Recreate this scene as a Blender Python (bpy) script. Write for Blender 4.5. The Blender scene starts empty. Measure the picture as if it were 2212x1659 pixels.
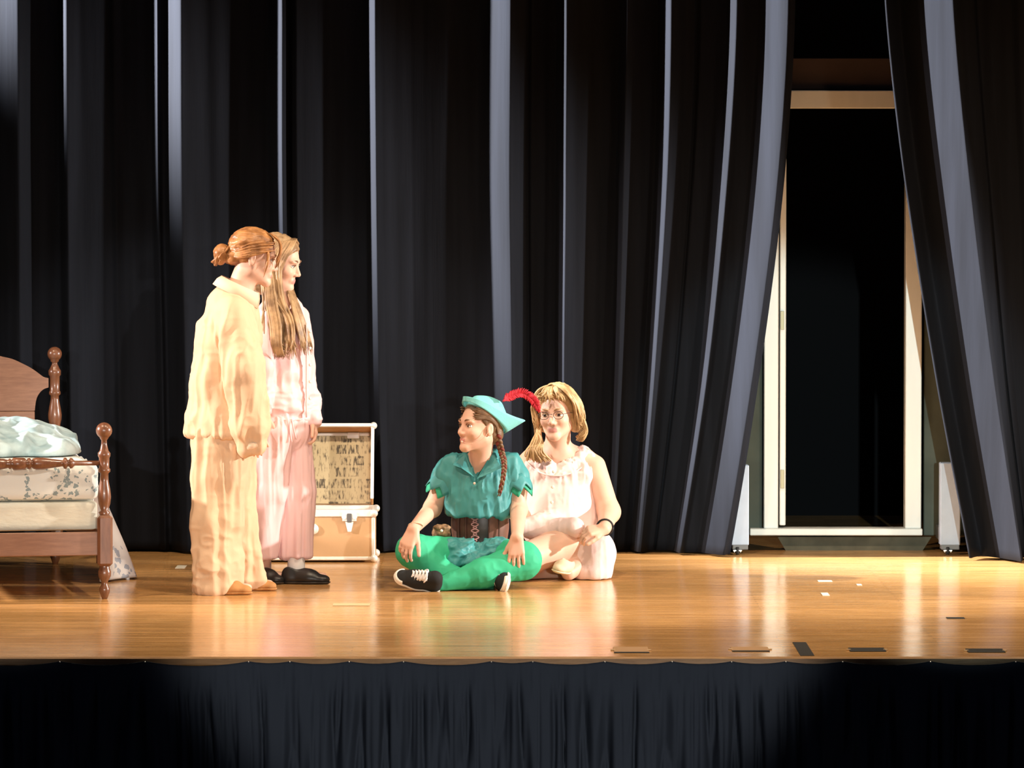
import bpy, math, random
import numpy as np
from mathutils import Vector, Matrix
random.seed(7)
rng = np.random.default_rng(11)
S = bpy.context.scene
COL = S.collection

# ---------------------------------------------------------------- camera
FPX, CH, CD, HZ = 10780.0, 1.84, 19.3, 393.0     # focal length in px, eye height above stage, distance to stage edge, horizon row
PITCH = math.atan((829.5 - HZ) / FPX)
cam_d = bpy.data.cameras.new('camera'); cam = bpy.data.objects.new('camera', cam_d); COL.objects.link(cam)
cam_d.sensor_width = 36.0; cam_d.lens = FPX / 2212.0 * 36.0; cam_d.clip_end = 200
cam.location = (0, -CD, CH); cam.rotation_euler = (math.pi / 2 - PITCH, 0, 0)
S.camera = cam

# ---------------------------------------------------------------- world, lights, exposure
S.view_settings.view_transform = 'Standard'; S.view_settings.look = 'None'
S.view_settings.exposure = 0.0; S.view_settings.gamma = 1.0; S.view_settings.use_curve_mapping = False
w = bpy.data.worlds.new('world'); S.world = w; w.use_nodes = True
w.node_tree.nodes['Background'].inputs[0].default_value = (0.5, 0.6, 1.0, 1)
w.node_tree.nodes['Background'].inputs[1].default_value = 0.02

def spot(name, loc, target, angle, power, color, blend=0.15, radius=0.08):
    d = bpy.data.lights.new(name, 'SPOT'); o = bpy.data.objects.new(name, d); COL.objects.link(o)
    d.energy = power; d.color = color; d.spot_size = angle; d.spot_blend = blend; d.shadow_soft_size = radius
    o.location = loc
    o.rotation_euler = (Vector(target) - Vector(loc)).to_track_quat('-Z', 'Y').to_euler()
    return o
COOL = (0.82, 1.0, 0.95); WARM = (1.0, 0.80, 0.58); WHITE = (1.0, 0.93, 0.84)
# follow spot from the back of the house, its round pool centred on the players
spot('follow_spot', (5.65, -30.0, 3.0), (-0.05, 0, 0.53), 2 * math.atan(1.42 / 30.6), 11000, WHITE, 0.30, 0.10)
# two house spots shuttered at the stage edge: bed side and door side
spot('house_spot_door', (2.6, -30.0, 3.2), (1.75, 0, 0.93), 2 * math.atan(0.92 / 30.3), 27000, COOL, 0.25, 0.12)
spot('house_spot_bed', (-3.2, -30.0, 3.2), (-2.0, 0, 0.93), 2 * math.atan(0.92 / 30.2), 15000, WHITE, 0.25, 0.12)
# warm first electric just upstage of the stage edge
for x, tx, p in ((-3.2, -1.6, 720), (0.0, 0.1, 660), (3.2, 1.8, 760)):
    spot('first_electric', (x, 1.1, 5.4), (tx, 2.6, 0.0), math.radians(82), p, WARM, 0.7, 0.12)
# side booms, low and pinkish
spot('boom_stage_right', (-6.5, 2.6, 2.3), (-0.5, 3.3, 0.7), math.radians(40), 3000, (1.0, 0.82, 0.74), 0.5, 0.1)
spot('boom_stage_left', (6.5, 2.4, 2.0), (0.3, 3.6, 0.5), math.radians(46), 3600, (1.0, 0.92, 0.84), 0.5, 0.1)
# electric close to the drapes raking across their folds
spot('drape_electric', (-6.3, 4.72, 5.2), (1.9, 5.4, 2.6), math.radians(42), 36000, (1.0, 0.965, 0.95), 0.6, 0.1)

# ---------------------------------------------------------------- pixel helpers (photo frame 2212 x 1659)
def at(px, py, Y):
    dx = px - 1106.0; dz = 829.5 - py
    ry = FPX * math.cos(PITCH) + dz * math.sin(PITCH); rz = -FPX * math.sin(PITCH) + dz * math.cos(PITCH)
    t = (Y + CD) / ry
    return np.array([dx * t, Y, CH + rz * t])
def gy(py):
    """depth of the stage floor at an image row"""
    dz = 829.5 - py
    ry = FPX * math.cos(PITCH) + dz * math.sin(PITCH); rz = -FPX * math.sin(PITCH) + dz * math.cos(PITCH)
    return -CH / rz * ry - CD
V = lambda *a: np.array(a, float)
def nrm(v): v = np.asarray(v, float); return v / (np.linalg.norm(v) + 1e-12)

# ---------------------------------------------------------------- materials
MATS = {}
def mat(name, color, rough=0.7, spec=0.3, metal=0.0, bump=0.0, bscale=60.0, bstretch=(1, 1, 1), var=0.0, vscale=8.0,
        sss=0.0, sheen=0.0, coat=0.0, var_col=None):
    if name in MATS: return MATS[name]
    m = bpy.data.materials.new(name); m.use_nodes = True; nt = m.node_tree; N = nt.nodes; L = nt.links
    b = N['Principled BSDF']
    b.inputs['Base Color'].default_value = (*color, 1); b.inputs['Roughness'].default_value = rough
    b.inputs['Specular IOR Level'].default_value = spec; b.inputs['Metallic'].default_value = metal
    b.inputs['Sheen Weight'].default_value = sheen; b.inputs['Coat Weight'].default_value = coat
    if sss: b.inputs['Subsurface Weight'].default_value = sss; b.inputs['Subsurface Radius'].default_value = (0.02, 0.008, 0.004); b.inputs['Subsurface Scale'].default_value = 0.5
    tc = N.new('ShaderNodeTexCoord'); mp = N.new('ShaderNodeMapping'); L.new(tc.outputs['Object'], mp.inputs[0]); mp.inputs['Scale'].default_value = bstretch
    if bump:
        n = N.new('ShaderNodeTexNoise'); n.inputs['Scale'].default_value = bscale; n.inputs['Detail'].default_value = 3
        L.new(mp.outputs[0], n.inputs['Vector'])
        bp = N.new('ShaderNodeBump'); bp.inputs['Strength'].default_value = bump; bp.inputs['Distance'].default_value = 0.004
        L.new(n.outputs['Fac'], bp.inputs['Height']); L.new(bp.outputs[0], b.inputs['Normal'])
    if var:
        n2 = N.new('ShaderNodeTexNoise'); n2.inputs['Scale'].default_value = vscale; n2.inputs['Detail'].default_value = 4
        L.new(mp.outputs[0], n2.inputs['Vector'])
        r = N.new('ShaderNodeValToRGB'); r.color_ramp.elements[0].position = 0.35; r.color_ramp.elements[1].position = 0.65
        c2 = var_col or tuple(c * (1 - var) for c in color)
        r.color_ramp.elements[0].color = (*c2, 1); r.color_ramp.elements[1].color = (*color, 1)
        L.new(n2.outputs['Fac'], r.inputs[0]); L.new(r.outputs[0], b.inputs['Base Color'])
    MATS[name] = m; return m

def wood_mat(name, c0, c1, stretch, rough, spec=0.4, bump=0.15, scale=6.0, coat=0.0):
    m = bpy.data.materials.new(name); m.use_nodes = True; nt = m.node_tree; N = nt.nodes; L = nt.links; b = N['Principled BSDF']
    tc = N.new('ShaderNodeTexCoord'); mp = N.new('ShaderNodeMapping'); mp.inputs['Scale'].default_value = stretch
    L.new(tc.outputs['Object'], mp.inputs[0])
    n = N.new('ShaderNodeTexNoise'); n.inputs['Scale'].default_value = scale; n.inputs['Detail'].default_value = 6; n.inputs['Roughness'].default_value = 0.65
    L.new(mp.outputs[0], n.inputs['Vector'])
    r = N.new('ShaderNodeValToRGB'); r.color_ramp.elements[0].position = 0.3; r.color_ramp.elements[1].position = 0.7
    r.color_ramp.elements[0].color = (*c0, 1); r.color_ramp.elements[1].color = (*c1, 1)
    L.new(n.outputs['Fac'], r.inputs[0]); L.new(r.outputs[0], b.inputs['Base Color'])
    b.inputs['Roughness'].default_value = rough; b.inputs['Specular IOR Level'].default_value = spec; b.inputs['Coat Weight'].default_value = coat; b.inputs['Coat Roughness'].default_value = 0.12
    bp = N.new('ShaderNodeBump'); bp.inputs['Strength'].default_value = bump; bp.inputs['Distance'].default_value = 0.002
    L.new(n.outputs['Fac'], bp.inputs['Height']); L.new(bp.outputs[0], b.inputs['Normal'])
    MATS[name] = m; return m

# ---------------------------------------------------------------- object helpers
def tag(o, label=None, cat=None, group=None, kind=None):
    if label: o['label'] = label
    if cat: o['category'] = cat
    if group: o['group'] = group
    if kind: o['kind'] = kind
    return o
def empty(name, loc, label, cat, group=None):
    o = bpy.data.objects.new(name, None); o.empty_display_size = 0.2; o.location = loc; COL.objects.link(o)
    return tag(o, label, cat, group)
def origin_of(parent):
    p = Vector((0, 0, 0))
    while parent is not None: p += parent.location; parent = parent.parent
    return np.array(p)
def mesh_obj(name, verts, faces, m, parent=None, smooth=True, matidx=None, loc=None, label=None):
    """verts in world space; faces list or (n,k) array"""
    verts = np.asarray(verts, float)
    off = origin_of(parent) if parent is not None else (np.array(loc) if loc is not None else np.zeros(3))
    if parent is not None and loc is not None:
        off = off + np.array(loc)
    me = bpy.data.meshes.new(name)
    v = verts - off
    if isinstance(faces, np.ndarray):
        k = faces.shape[1]; nf = len(faces)
        me.vertices.add(len(v)); me.vertices.foreach_set('co', v.astype(np.float32).ravel())
        me.loops.add(nf * k); me.loops.foreach_set('vertex_index', faces.astype(np.int32).ravel())
        me.polygons.add(nf); me.polygons.foreach_set('loop_start', np.arange(0, nf * k, k, dtype=np.int32))
        me.update(calc_edges=True); me.validate()
    else:
        me.from_pydata([tuple(p) for p in v], [], [tuple(f) for f in faces]); me.update()
    for mm in (m if isinstance(m, (list, tuple)) else [m]): me.materials.append(mm)
    if matidx is not None: me.polygons.foreach_set('material_index', np.asarray(matidx, np.int32))
    me.polygons.foreach_set('use_smooth', np.full(len(me.polygons), bool(smooth)))
    o = bpy.data.objects.new(name, me); COL.objects.link(o)
    if parent is not None: o.parent = parent
    if loc is not None: o.location = loc
    if label: o['label'] = label
    return o

class MB:
    """collects simple shapes into one mesh"""
    def __init__(s): s.v = []; s.f = []
    def add(s, v, f):
        b = len(s.v); s.v += [np.asarray(p, float) for p in v]; s.f += [tuple(i + b for i in q) for q in f]; return s
    def box(s, lo, hi, bev=0.004, M=None):
        lo = np.array(lo, float); hi = np.array(hi, float); b = min(bev, 0.45 * float(np.min(hi - lo)))
        c = (lo + hi) / 2; h = (hi - lo) / 2; vs = []; idx = {}
        for sx in (-1, 1):
            for sy in (-1, 1):
                for sz in (-1, 1):
                    for a in range(3):
                        sg = np.array([sx, sy, sz], float); q = h - b; q[a] = h[a]
                        idx[(sx, sy, sz, a)] = len(vs); vs.append(c + sg * q)
        fs = []
        for a in range(3):
            o1, o2 = [(1, 2), (2, 0), (0, 1)][a]
            for sg in (-1, 1):
                ring = []
                for (u, w_) in ((-1, -1), (1, -1), (1, 1), (-1, 1)):
                    k = [0, 0, 0]; k[a] = sg; k[o1] = u; k[o2] = w_; ring.append(idx[(*k, a)])
                fs.append(ring if sg > 0 else ring[::-1])
        for a in range(3):
            o1, o2 = [(1, 2), (2, 0), (0, 1)][a]
            for u in (-1, 1):
                for w_ in (-1, 1):
                    def key(t, ax): k = [0, 0, 0]; k[a] = t; k[o1] = u; k[o2] = w_; return idx[(*k, ax)]
                    q = [key(-1, o1), key(1, o1), key(1, o2), key(-1, o2)]
                    fs.append(q if u * w_ < 0 else q[::-1])
        for sx in (-1, 1):
            for sy in (-1, 1):
                for sz in (-1, 1):
                    q = [idx[(sx, sy, sz, a)] for a in range(3)]
                    fs.append(q if sx * sy * sz > 0 else q[::-1])
        if M is not None: vs = [M(p) for p in vs]
        return s.add(vs, fs)
    def lathe(s, base, axis, prof, n=20, ref=None):
        """prof: list of (t along axis, radius)"""
        axis = nrm(axis); r = nrm(np.cross(axis, ref if ref is not None else ((0, 0, 1) if abs(axis[2]) < 0.9 else (1, 0, 0)))); q = np.cross(axis, r)
        vs = []; fs = []
        for (t, R) in prof:
            for i in range(n):
                a = 2 * math.pi * i / n; vs.append(np.array(base) + axis * t + R * (math.cos(a) * r + math.sin(a) * q))
        for j in range(len(prof) - 1):
            for i in range(n):
                i2 = (i + 1) % n; fs.append((j * n + i, j * n + i2, (j + 1) * n + i2, (j + 1) * n + i))
        fs.append(tuple(range(n))[::-1]); fs.append(tuple((len(prof) - 1) * n + i for i in range(n)))
        return s.add(vs, fs)
    def tube(s, pts, rad, n=6, flat=1.0, up=(0, 0, 1)):
        pts = np.asarray(pts, float); m = len(pts); rad = np.broadcast_to(np.asarray(rad, float), (m,))
        T = np.gradient(pts, axis=0); vs = []; fs = []; r = None
        for j in range(m):
            t = nrm(T[j])
            if r is None: r = np.cross(t, up); r = np.cross(t, (1, 0, 0)) if np.linalg.norm(r) < 1e-3 else r
            r = nrm(r - t * np.dot(r, t)); q = np.cross(t, r)
            for i in range(n):
                a = 2 * math.pi * i / n; vs.append(pts[j] + rad[j] * (math.cos(a) * r + flat * math.sin(a) * q))
        for j in range(m - 1):
            for i in range(n):
                i2 = (i + 1) % n; fs.append((j * n + i, j * n + i2, (j + 1) * n + i2, (j + 1) * n + i))
        fs.append(tuple(range(n))[::-1]); fs.append(tuple((m - 1) * n + i for i in range(n)))
        return s.add(vs, fs)
    def sphere(s, c, r, nu=14, nv=9, axes=None):
        r = np.broadcast_to(np.asarray(r, float), (3,)); A = np.eye(3) if axes is None else np.array(axes)
        vs = []; fs = []; c = np.array(c, float)
        for j in range(nv + 1):
            ph = math.pi * j / nv
            for i in range(nu):
                a = 2 * math.pi * i / nu
                vs.append(c + A.T @ (r * V(math.sin(ph) * math.cos(a), math.sin(ph) * math.sin(a), math.cos(ph))))
        for j in range(nv):
            for i in range(nu):
                i2 = (i + 1) % nu; fs.append((j * nu + i, (j + 1) * nu + i, (j + 1) * nu + i2, j * nu + i2))
        return s.add(vs, fs)
    def build(s, name, m, parent=None, smooth=False, loc=None, label=None):
        return mesh_obj(name, s.v, s.f, m, parent, smooth, loc=loc, label=label)
def spline(pts, n):
    """Catmull-Rom through points"""
    P = np.asarray(pts, float); m = len(P)
    Q = np.vstack([2 * P[0] - P[1], P, 2 * P[-1] - P[-2]]); t = np.linspace(0, m - 1 - 1e-6, n); i = t.astype(int); f = (t - i)[:, None]
    a, b, c, d = Q[i], Q[i + 1], Q[i + 2], Q[i + 3]
    return 0.5 * (2 * b + (c - a) * f + (2 * a - 5 * b + 4 * c - d) * f ** 2 + (3 * b - 3 * c + d - a) * f ** 3)

# ---------------------------------------------------------------- smooth-blended solids (distance field -> mesh)
_tab = rng.random((32, 32, 32)).astype(np.float32)
def vnoise(P):
    P = np.asarray(P, np.float32); i = np.floor(P).astype(int); f = P - i; f = f * f * (3 - 2 * f); r = 0
    for a in (0, 1):
        for b in (0, 1):
            for c in (0, 1):
                wt = (f[:, 0] if a else 1 - f[:, 0]) * (f[:, 1] if b else 1 - f[:, 1]) * (f[:, 2] if c else 1 - f[:, 2])
                r = r + wt * _tab[(i[:, 0] + a) % 32, (i[:, 1] + b) % 32, (i[:, 2] + c) % 32]
    return r
class Field:
    def __init__(s, lo, hi, h):
        s.lo = np.array(lo, float); s.h = h; s.n = np.ceil((np.array(hi, float) - s.lo) / h).astype(int) + 1
        s.F = np.full(s.n, 0.3, np.float32)
    def _win(s, lo, hi):
        i0 = np.clip(np.floor((lo - s.lo) / s.h).astype(int), 0, s.n - 1); i1 = np.clip(np.ceil((hi - s.lo) / s.h).astype(int) + 1, 1, s.n)
        if np.any(i1 <= i0): return None
        sl = tuple(slice(a, b) for a, b in zip(i0, i1))
        g = np.meshgrid(*[(s.lo[a] + s.h * np.arange(i0[a], i1[a])).astype(np.float32) for a in range(3)], indexing='ij')
        return sl, np.stack(g, -1)
    def _put(s, sl, d, k, sub):
        a = s.F[sl]
        if sub: a, d = -a, d
        if k > 0:
            hh = np.maximum(k - np.abs(a - d), 0) / k; r = np.minimum(a, d) - hh * hh * k * 0.25
        else: r = np.minimum(a, d)
        s.F[sl] = -r if sub else r
    def cone(s, p0, p1, r0, r1, k=0.02, flat=None, sub=False):
        p0 = np.array(p0, np.float32); p1 = np.array(p1, np.float32); R = max(r0, r1) * (1 if flat is None or flat[1] <= 1 else flat[1]) + k + 3 * s.h
        wn = s._win(np.minimum(p0, p1) - R, np.maximum(p0, p1) + R)
        if wn is None: return s
        sl, X = wn; q = 1.0
        X = X - p0; B = p1 - p0
        if flat is not None:
            ax = nrm(flat[0]).astype(np.float32); q = flat[1]
            X = X + (X @ ax)[..., None] * ax * (1 / q - 1); B = B + ax * float(B @ ax) * (1 / q - 1)
        L2 = float(B @ B) + 1e-12; t = np.clip((X @ B) / L2, 0, 1)
        d = np.sqrt(((X - t[..., None] * B) ** 2).sum(-1)) - (r0 + (r1 - r0) * t)
        s._put(sl, d * min(1.0, q), k, sub); return s
    def chain(s, pts, rad, k=0.02, flat=None):
        for i in range(len(pts) - 1): s.cone(pts[i], pts[i + 1], rad[i], rad[i + 1], k, flat)
        return s
    def ell(s, c, r, k=0.02, axes=None, sub=False):
        c = np.array(c, np.float32); r = np.broadcast_to(np.asarray(r, np.float32), (3,)); R = float(r.max()) + k + 3 * s.h
        wn = s._win(c - R, c + R)
        if wn is None: return s
        sl, X = wn; X = X - c
        if axes is not None: X = X @ np.array(axes, np.float32).T
        Xn = X / r; k0 = np.sqrt((Xn ** 2).sum(-1)); k1 = np.sqrt(((Xn / r) ** 2).sum(-1)) + 1e-6
        s._put(sl, np.where(k0 < 1e-4, -float(r.min()), k0 * (k0 - 1) / k1), k, sub); return s
    def cut(s, p, n):
        """keep the side n points away from: removes points with dot(x-p, n) > 0"""
        n = nrm(n); g = [s.lo[a] + s.h * np.arange(s.n[a]) for a in range(3)]
        d = ((g[0] - p[0]) * n[0])[:, None, None] + ((g[1] - p[1]) * n[1])[None, :, None] + ((g[2] - p[2]) * n[2])[None, None, :]
        s.F = np.maximum(s.F, d.astype(np.float32)); return s
    def mesh(s, smooth=1):
        F = s.F.copy(); F[[0, -1]] = 0.3; F[:, [0, -1]] = 0.3; F[:, :, [0, -1]] = 0.3
        I = F < 0; c = np.zeros(np.array(F.shape) - 1, np.int8)
        off = [(a, b, d) for a in (0, 1) for b in (0, 1) for d in (0, 1)]
        nx, ny, nz = c.shape
        for a, b, d in off: c += I[a:a + nx, b:b + ny, d:d + nz]
        act = np.argwhere((c > 0) & (c < 8)); vid = np.full(c.shape, -1, np.int32); vid[tuple(act.T)] = np.arange(len(act))
        val = {o: F[act[:, 0] + o[0], act[:, 1] + o[1], act[:, 2] + o[2]] for o in off}
        acc = np.zeros((len(act), 3)); cnt = np.zeros(len(act))
        for o in off:
            for ax in range(3):
                if o[ax] == 0:
                    o2 = list(o); o2[ax] = 1; o2 = tuple(o2); v0, v1 = val[o], val[o2]; m = (v0 < 0) != (v1 < 0)
                    t = np.where(m, v0 / np.where(m, v0 - v1, 1), 0); p = np.tile(np.array(o, float), (len(act), 1)); p[:, ax] += t
                    acc += p * m[:, None]; cnt += m
        vert = s.lo + s.h * (act + acc / cnt[:, None])
        fc = []
        for ax in range(3):
            b, d = (ax + 1) % 3, (ax + 2) % 3
            sl0 = [slice(None)] * 3; sl1 = [slice(None)] * 3; sl0[ax] = slice(0, -1); sl1[ax] = slice(1, None)
            A, Bq = I[tuple(sl0)], I[tuple(sl1)]
            for flip, msk in ((False, A & ~Bq), (True, ~A & Bq)):
                e = np.argwhere(msk); e = e[(e[:, b] > 0) & (e[:, d] > 0) & (e[:, b] < F.shape[b] - 1) & (e[:, d] < F.shape[d] - 1)]
                q = []
                for (ob, od) in ((-1, -1), (0, -1), (0, 0), (-1, 0)):
                    g = e.copy(); g[:, b] += ob; g[:, d] += od; q.append(vid[tuple(g.T)])
                q = np.stack(q, 1); fc.append(q[:, ::-1] if flip else q)
        faces = np.vstack(fc)
        for _ in range(smooth): vert = lap(vert, faces, 0.5)
        return vert, faces
def lap(v, f, lam):
    e = np.vstack([f[:, [i, (i + 1) % f.shape[1]]] for i in range(f.shape[1])]); n = len(v); c = np.bincount(e[:, 0], minlength=n) + 1e-9
    a = np.stack([np.bincount(e[:, 0], weights=v[e[:, 1], k], minlength=n) for k in range(3)], 1) / c[:, None]
    return v + lam * (a - v)
def normals(v, f):
    fn = np.cross(v[f[:, 2]] - v[f[:, 0]], v[f[:, 3]] - v[f[:, 1]]); N = np.zeros_like(v)
    for i in range(4):
        for k in range(3): N[:, k] += np.bincount(f[:, i], weights=fn[:, k], minlength=len(v))
    return N / (np.linalg.norm(N, axis=1, keepdims=True) + 1e-12)
def folds(v, f, amp, scale, seed=0.0, sharp=True, mask=None):
    n = vnoise(v * np.array(scale) + seed); n2 = vnoise(v * np.array(scale) * 2.1 + seed + 7.3)
    d = (1 - 2 * np.abs(2 * n - 1)) * 0.65 + (1 - 2 * np.abs(2 * n2 - 1)) * 0.35 if sharp else 2 * n - 1
    if mask is not None: d = d * mask(v)
    return v + normals(v, f) * (amp * d)[:, None]
# ================================================================ the setting
def floor_material():
    m = bpy.data.materials.new('stage_boards'); m.use_nodes = True; nt = m.node_tree; N = nt.nodes; L = nt.links; b = N['Principled BSDF']
    tc = N.new('ShaderNodeTexCoord')
    mp = N.new('ShaderNodeMapping'); mp.inputs['Scale'].default_value = (1, 1, 1); L.new(tc.outputs['Object'], mp.inputs[0])
    br = N.new('ShaderNodeTexBrick'); br.offset = 0.37; br.inputs['Scale'].default_value = 1.0; br.inputs['Brick Width'].default_value = 1.7; br.inputs['Row Height'].default_value = 0.057
    br.inputs['Mortar Size'].default_value = 0.0012; br.inputs['Mortar Smooth'].default_value = 0.4; br.inputs['Bias'].default_value = 0.0
    br.inputs['Color1'].default_value = (0.60, 0.335, 0.12, 1); br.inputs['Color2'].default_value = (0.70, 0.41, 0.165, 1); br.inputs['Mortar'].default_value = (0.22, 0.095, 0.035, 1)
    L.new(mp.outputs[0], br.inputs['Vector'])
    mg = N.new('ShaderNodeMapping'); mg.inputs['Scale'].default_value = (1.5, 26, 1); L.new(tc.outputs['Object'], mg.inputs[0])
    n = N.new('ShaderNodeTexNoise'); n.inputs['Scale'].default_value = 1.6; n.inputs['Detail'].default_value = 7; n.inputs['Roughness'].default_value = 0.7; L.new(mg.outputs[0], n.inputs['Vector'])
    r = N.new('ShaderNodeValToRGB'); r.color_ramp.elements[0].position = 0.3; r.color_ramp.elements[1].position = 0.72
    r.color_ramp.elements[0].color = (0.62, 0.55, 0.5, 1); r.color_ramp.elements[1].color = (1.25, 1.2, 1.15, 1); L.new(n.outputs['Fac'], r.inputs[0])
    mx = N.new('ShaderNodeMix'); mx.data_type = 'RGBA'; mx.blend_type = 'MULTIPLY'; mx.inputs[0].default_value = 1.0
    L.new(br.outputs['Color'], mx.inputs[6]); L.new(r.outputs[0], mx.inputs[7])
    ms = N.new('ShaderNodeMapping'); ms.inputs['Scale'].default_value = (2.2, 9, 1); L.new(tc.outputs['Object'], ms.inputs[0])
    ns_ = N.new('ShaderNodeTexNoise'); ns_.inputs['Scale'].default_value = 2.0; ns_.inputs['Detail'].default_value = 8; ns_.inputs['Roughness'].default_value = 0.75; L.new(ms.outputs[0], ns_.inputs['Vector'])
    mr = N.new('ShaderNodeMapRange'); mr.inputs[1].default_value = 0.56; mr.inputs[2].default_value = 0.74; mr.inputs[4].default_value = 0.55; L.new(ns_.outputs['Fac'], mr.inputs[0])
    mw = N.new('ShaderNodeMix'); mw.data_type = 'RGBA'; mw.inputs[7].default_value = (0.80, 0.58, 0.33, 1); L.new(mr.outputs[0], mw.inputs[0]); L.new(mx.outputs[2], mw.inputs[6]); L.new(mw.outputs[2], b.inputs['Base Color'])
    n2 = N.new('ShaderNodeTexNoise'); n2.inputs['Scale'].default_value = 2.2; n2.inputs['Detail'].default_value = 6; L.new(tc.outputs['Object'], n2.inputs['Vector'])
    rr = N.new('ShaderNodeMapRange'); rr.inputs[1].default_value = 0.3; rr.inputs[2].default_value = 0.7; rr.inputs[3].default_value = 0.12; rr.inputs[4].default_value = 0.19; L.new(n2.outputs['Fac'], rr.inputs[0]); L.new(rr.outputs[0], b.inputs['Roughness'])
    b.inputs['Specular IOR Level'].default_value = 0.40
    bp = N.new('ShaderNodeBump'); bp.inputs['Strength'].default_value = 0.2; bp.inputs['Distance'].default_value = 0.0015; L.new(n.outputs['Fac'], bp.inputs['Height']); L.new(bp.outputs[0], b.inputs['Normal'])
    return m
M_FLOOR = floor_material()
M_BLACK = mat('black_paint', (0.003, 0.003, 0.004), 0.85, 0.1)
fl = MB().box((-6, 0.0, -0.05), (6, 8.2, 0.0), 0.004).build('floor', M_FLOOR); tag(fl, 'glossy honey coloured wooden stage floor', 'floor', kind='structure')
wb = MB().box((-6, 8.2, -0.05), (6, 8.35, 6.5)).build('wall_back', M_BLACK); tag(wb, 'unlit black wall at the back of the stage', 'wall', kind='structure')
hf = MB().box((-9, -32, -1.12), (9, 0.35, -1.02)).build('floor_house', mat('house_floor', (0.03, 0.028, 0.03), 0.8)); tag(hf, 'dark auditorium floor in front of the stage', 'floor', kind='structure')
sf = MB().box((-6, 0.06, -1.02), (6, 0.16, -0.05)).build('wall_stage_front', M_BLACK); tag(sf, 'black wall under the stage edge', 'wall', kind='structure')
M_NOSE = wood_mat('nosing_wood', (0.34, 0.17, 0.06), (0.55, 0.3, 0.12), (2, 20, 20), 0.35)
ns = MB().box((-6, -0.035, -0.034), (6, -0.001, 0.001), 0.006).build('trim_1', M_NOSE); tag(ns, 'worn wooden nosing strip along the stage edge', 'trim', kind='structure')

M_DRAPE = mat('black_drape', (0.0082, 0.0100, 0.0150), 0.92, 0.12, bump=0.25, bscale=16, bstretch=(6, 1, 0.25), var=0.35, vscale=3, sheen=0.0)
M_SKIRT = mat('black_skirt', (0.054, 0.068, 0.096), 0.9, 0.12, bump=0.1, bscale=60)
def sstep(a, b, x): t = np.clip((x - a) / (b - a), 0, 1); return t * t * (3 - 2 * t)
def bump_sum(p, bumps):
    r = np.zeros_like(p)
    big = sorted(b[0] for b in bumps if b[2] > .04)
    for (x0, x1, d, bw, soft) in bumps:
        rise = np.clip((p - x0) / (x1 - x0), 0, 1); rise = rise * (1 - soft) + soft * rise * rise * (3 - 2 * rise)
        nx = min([q for q in big if q > x1 + 2] + [x1 + bw + 60]); lin = np.clip((p - x1) / max(nx - x1, bw), 0, 1) if d > .04 else sstep(x1, x1 + bw, p)
        r += d * rise * (1 - .45 * sstep(x1, x1 + bw, p) - .55 * lin)
    return r
def grid_faces(nu, nv):
    i, j = np.meshgrid(np.arange(nu - 1), np.arange(nv - 1), indexing='ij'); a = (i * nv + j).ravel()
    return np.stack([a, a + nv, a + nv + 1, a + 1], 1)
def thicken(v, f, nu, nv, off):
    """grid sheet -> closed sheet with thickness along 'off' (3-vector)"""
    n = len(v); v2 = np.vstack([v, v + np.asarray(off)]); f2 = np.vstack([f, f[:, ::-1] + n])
    idx = np.arange(n).reshape(nu, nv); loop = np.concatenate([idx[:, 0], idx[-1, 1:], idx[-2::-1, -1], idx[0, -2:0:-1]])
    nx = np.roll(loop, -1); side = np.stack([loop, loop + n, nx + n, nx], 1)
    return v2, np.vstack([f2, side])
ZT = 2.745
def drape(name, p, shift, gpow, bumps, ybase, label, seed):
    zs = np.concatenate([np.linspace(0.012, 2.9, 62), np.linspace(3.05, 5.6, 12)])
    P, Z = np.meshgrid(p, zs, indexing='ij'); t = np.clip((ZT - Z) / ZT, 0, 1)
    wob = 4.0 * (vnoise(np.stack([P.ravel() / 120 + seed, Z.ravel() * 1.1, 0 * Z.ravel()], 1)).reshape(P.shape) - 0.5)
    px = P + shift(P) * t ** gpow + wob * 1.2
    dist = CD + ybase(P, t)
    small = vnoise(np.stack([P.ravel() / 26 + seed, Z.ravel() * 0.55, 0 * Z.ravel() + 3], 1)).reshape(P.shape) * 0.012 \
        + vnoise(np.stack([P.ravel() / 70 + seed, Z.ravel() * 0.35, 0 * Z.ravel() + 9], 1)).reshape(P.shape) * 0.014
    fl_ = 1.0 + 0.15 * t
    Y = dist - CD - bump_sum(P, bumps) * fl_ - small
    X = (px - 1106.0) * dist / FPX
    v = np.stack([X, Y, Z], -1).reshape(-1, 3); f = grid_faces(len(p), len(zs))
    v, f = thicken(v, f, len(p), len(zs), (0, 0.006, 0))
    o = mesh_obj(name, v, f, M_DRAPE, None, True, loc=(float(X[len(p) // 2, 0]), 5.5, 0.0)); tag(o, label, 'curtain'); return o
pl = np.concatenate([np.arange(-1250, -60, 14.0), np.arange(-60, 1716, 2.6)])
B_L = [(-700, -610, .14, 40, .3), (-420, -380, .13, 40, .3), (-230, -190, .12, 40, .3), (-55, 44, .11, 26, .5), (126, 147, .10, 30, .2), (238, 250, .018, 20, .5), (328, 343, .045, 8, .2), (352, 396, .15, 60, .3),
       (580, 614, .12, 8, .2), (620, 642, .06, 60, .4), (788, 813, .13, 16, .2), (815, 830, .02, 30, .5), (930, 960, .018, 30, .6), (1030, 1102, .15, 22, .6), (1134, 1140, -.03, 8, .5), (1199, 1220, .15, 24, .15),
       (1336, 1351, .12, 24, .2), (1420, 1447, .16, 40, .2), (1500, 1506, -.03, 8, .5), (1571, 1587, .12, 20, .2), (1636, 1700, .13, 14, .6)]
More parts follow.
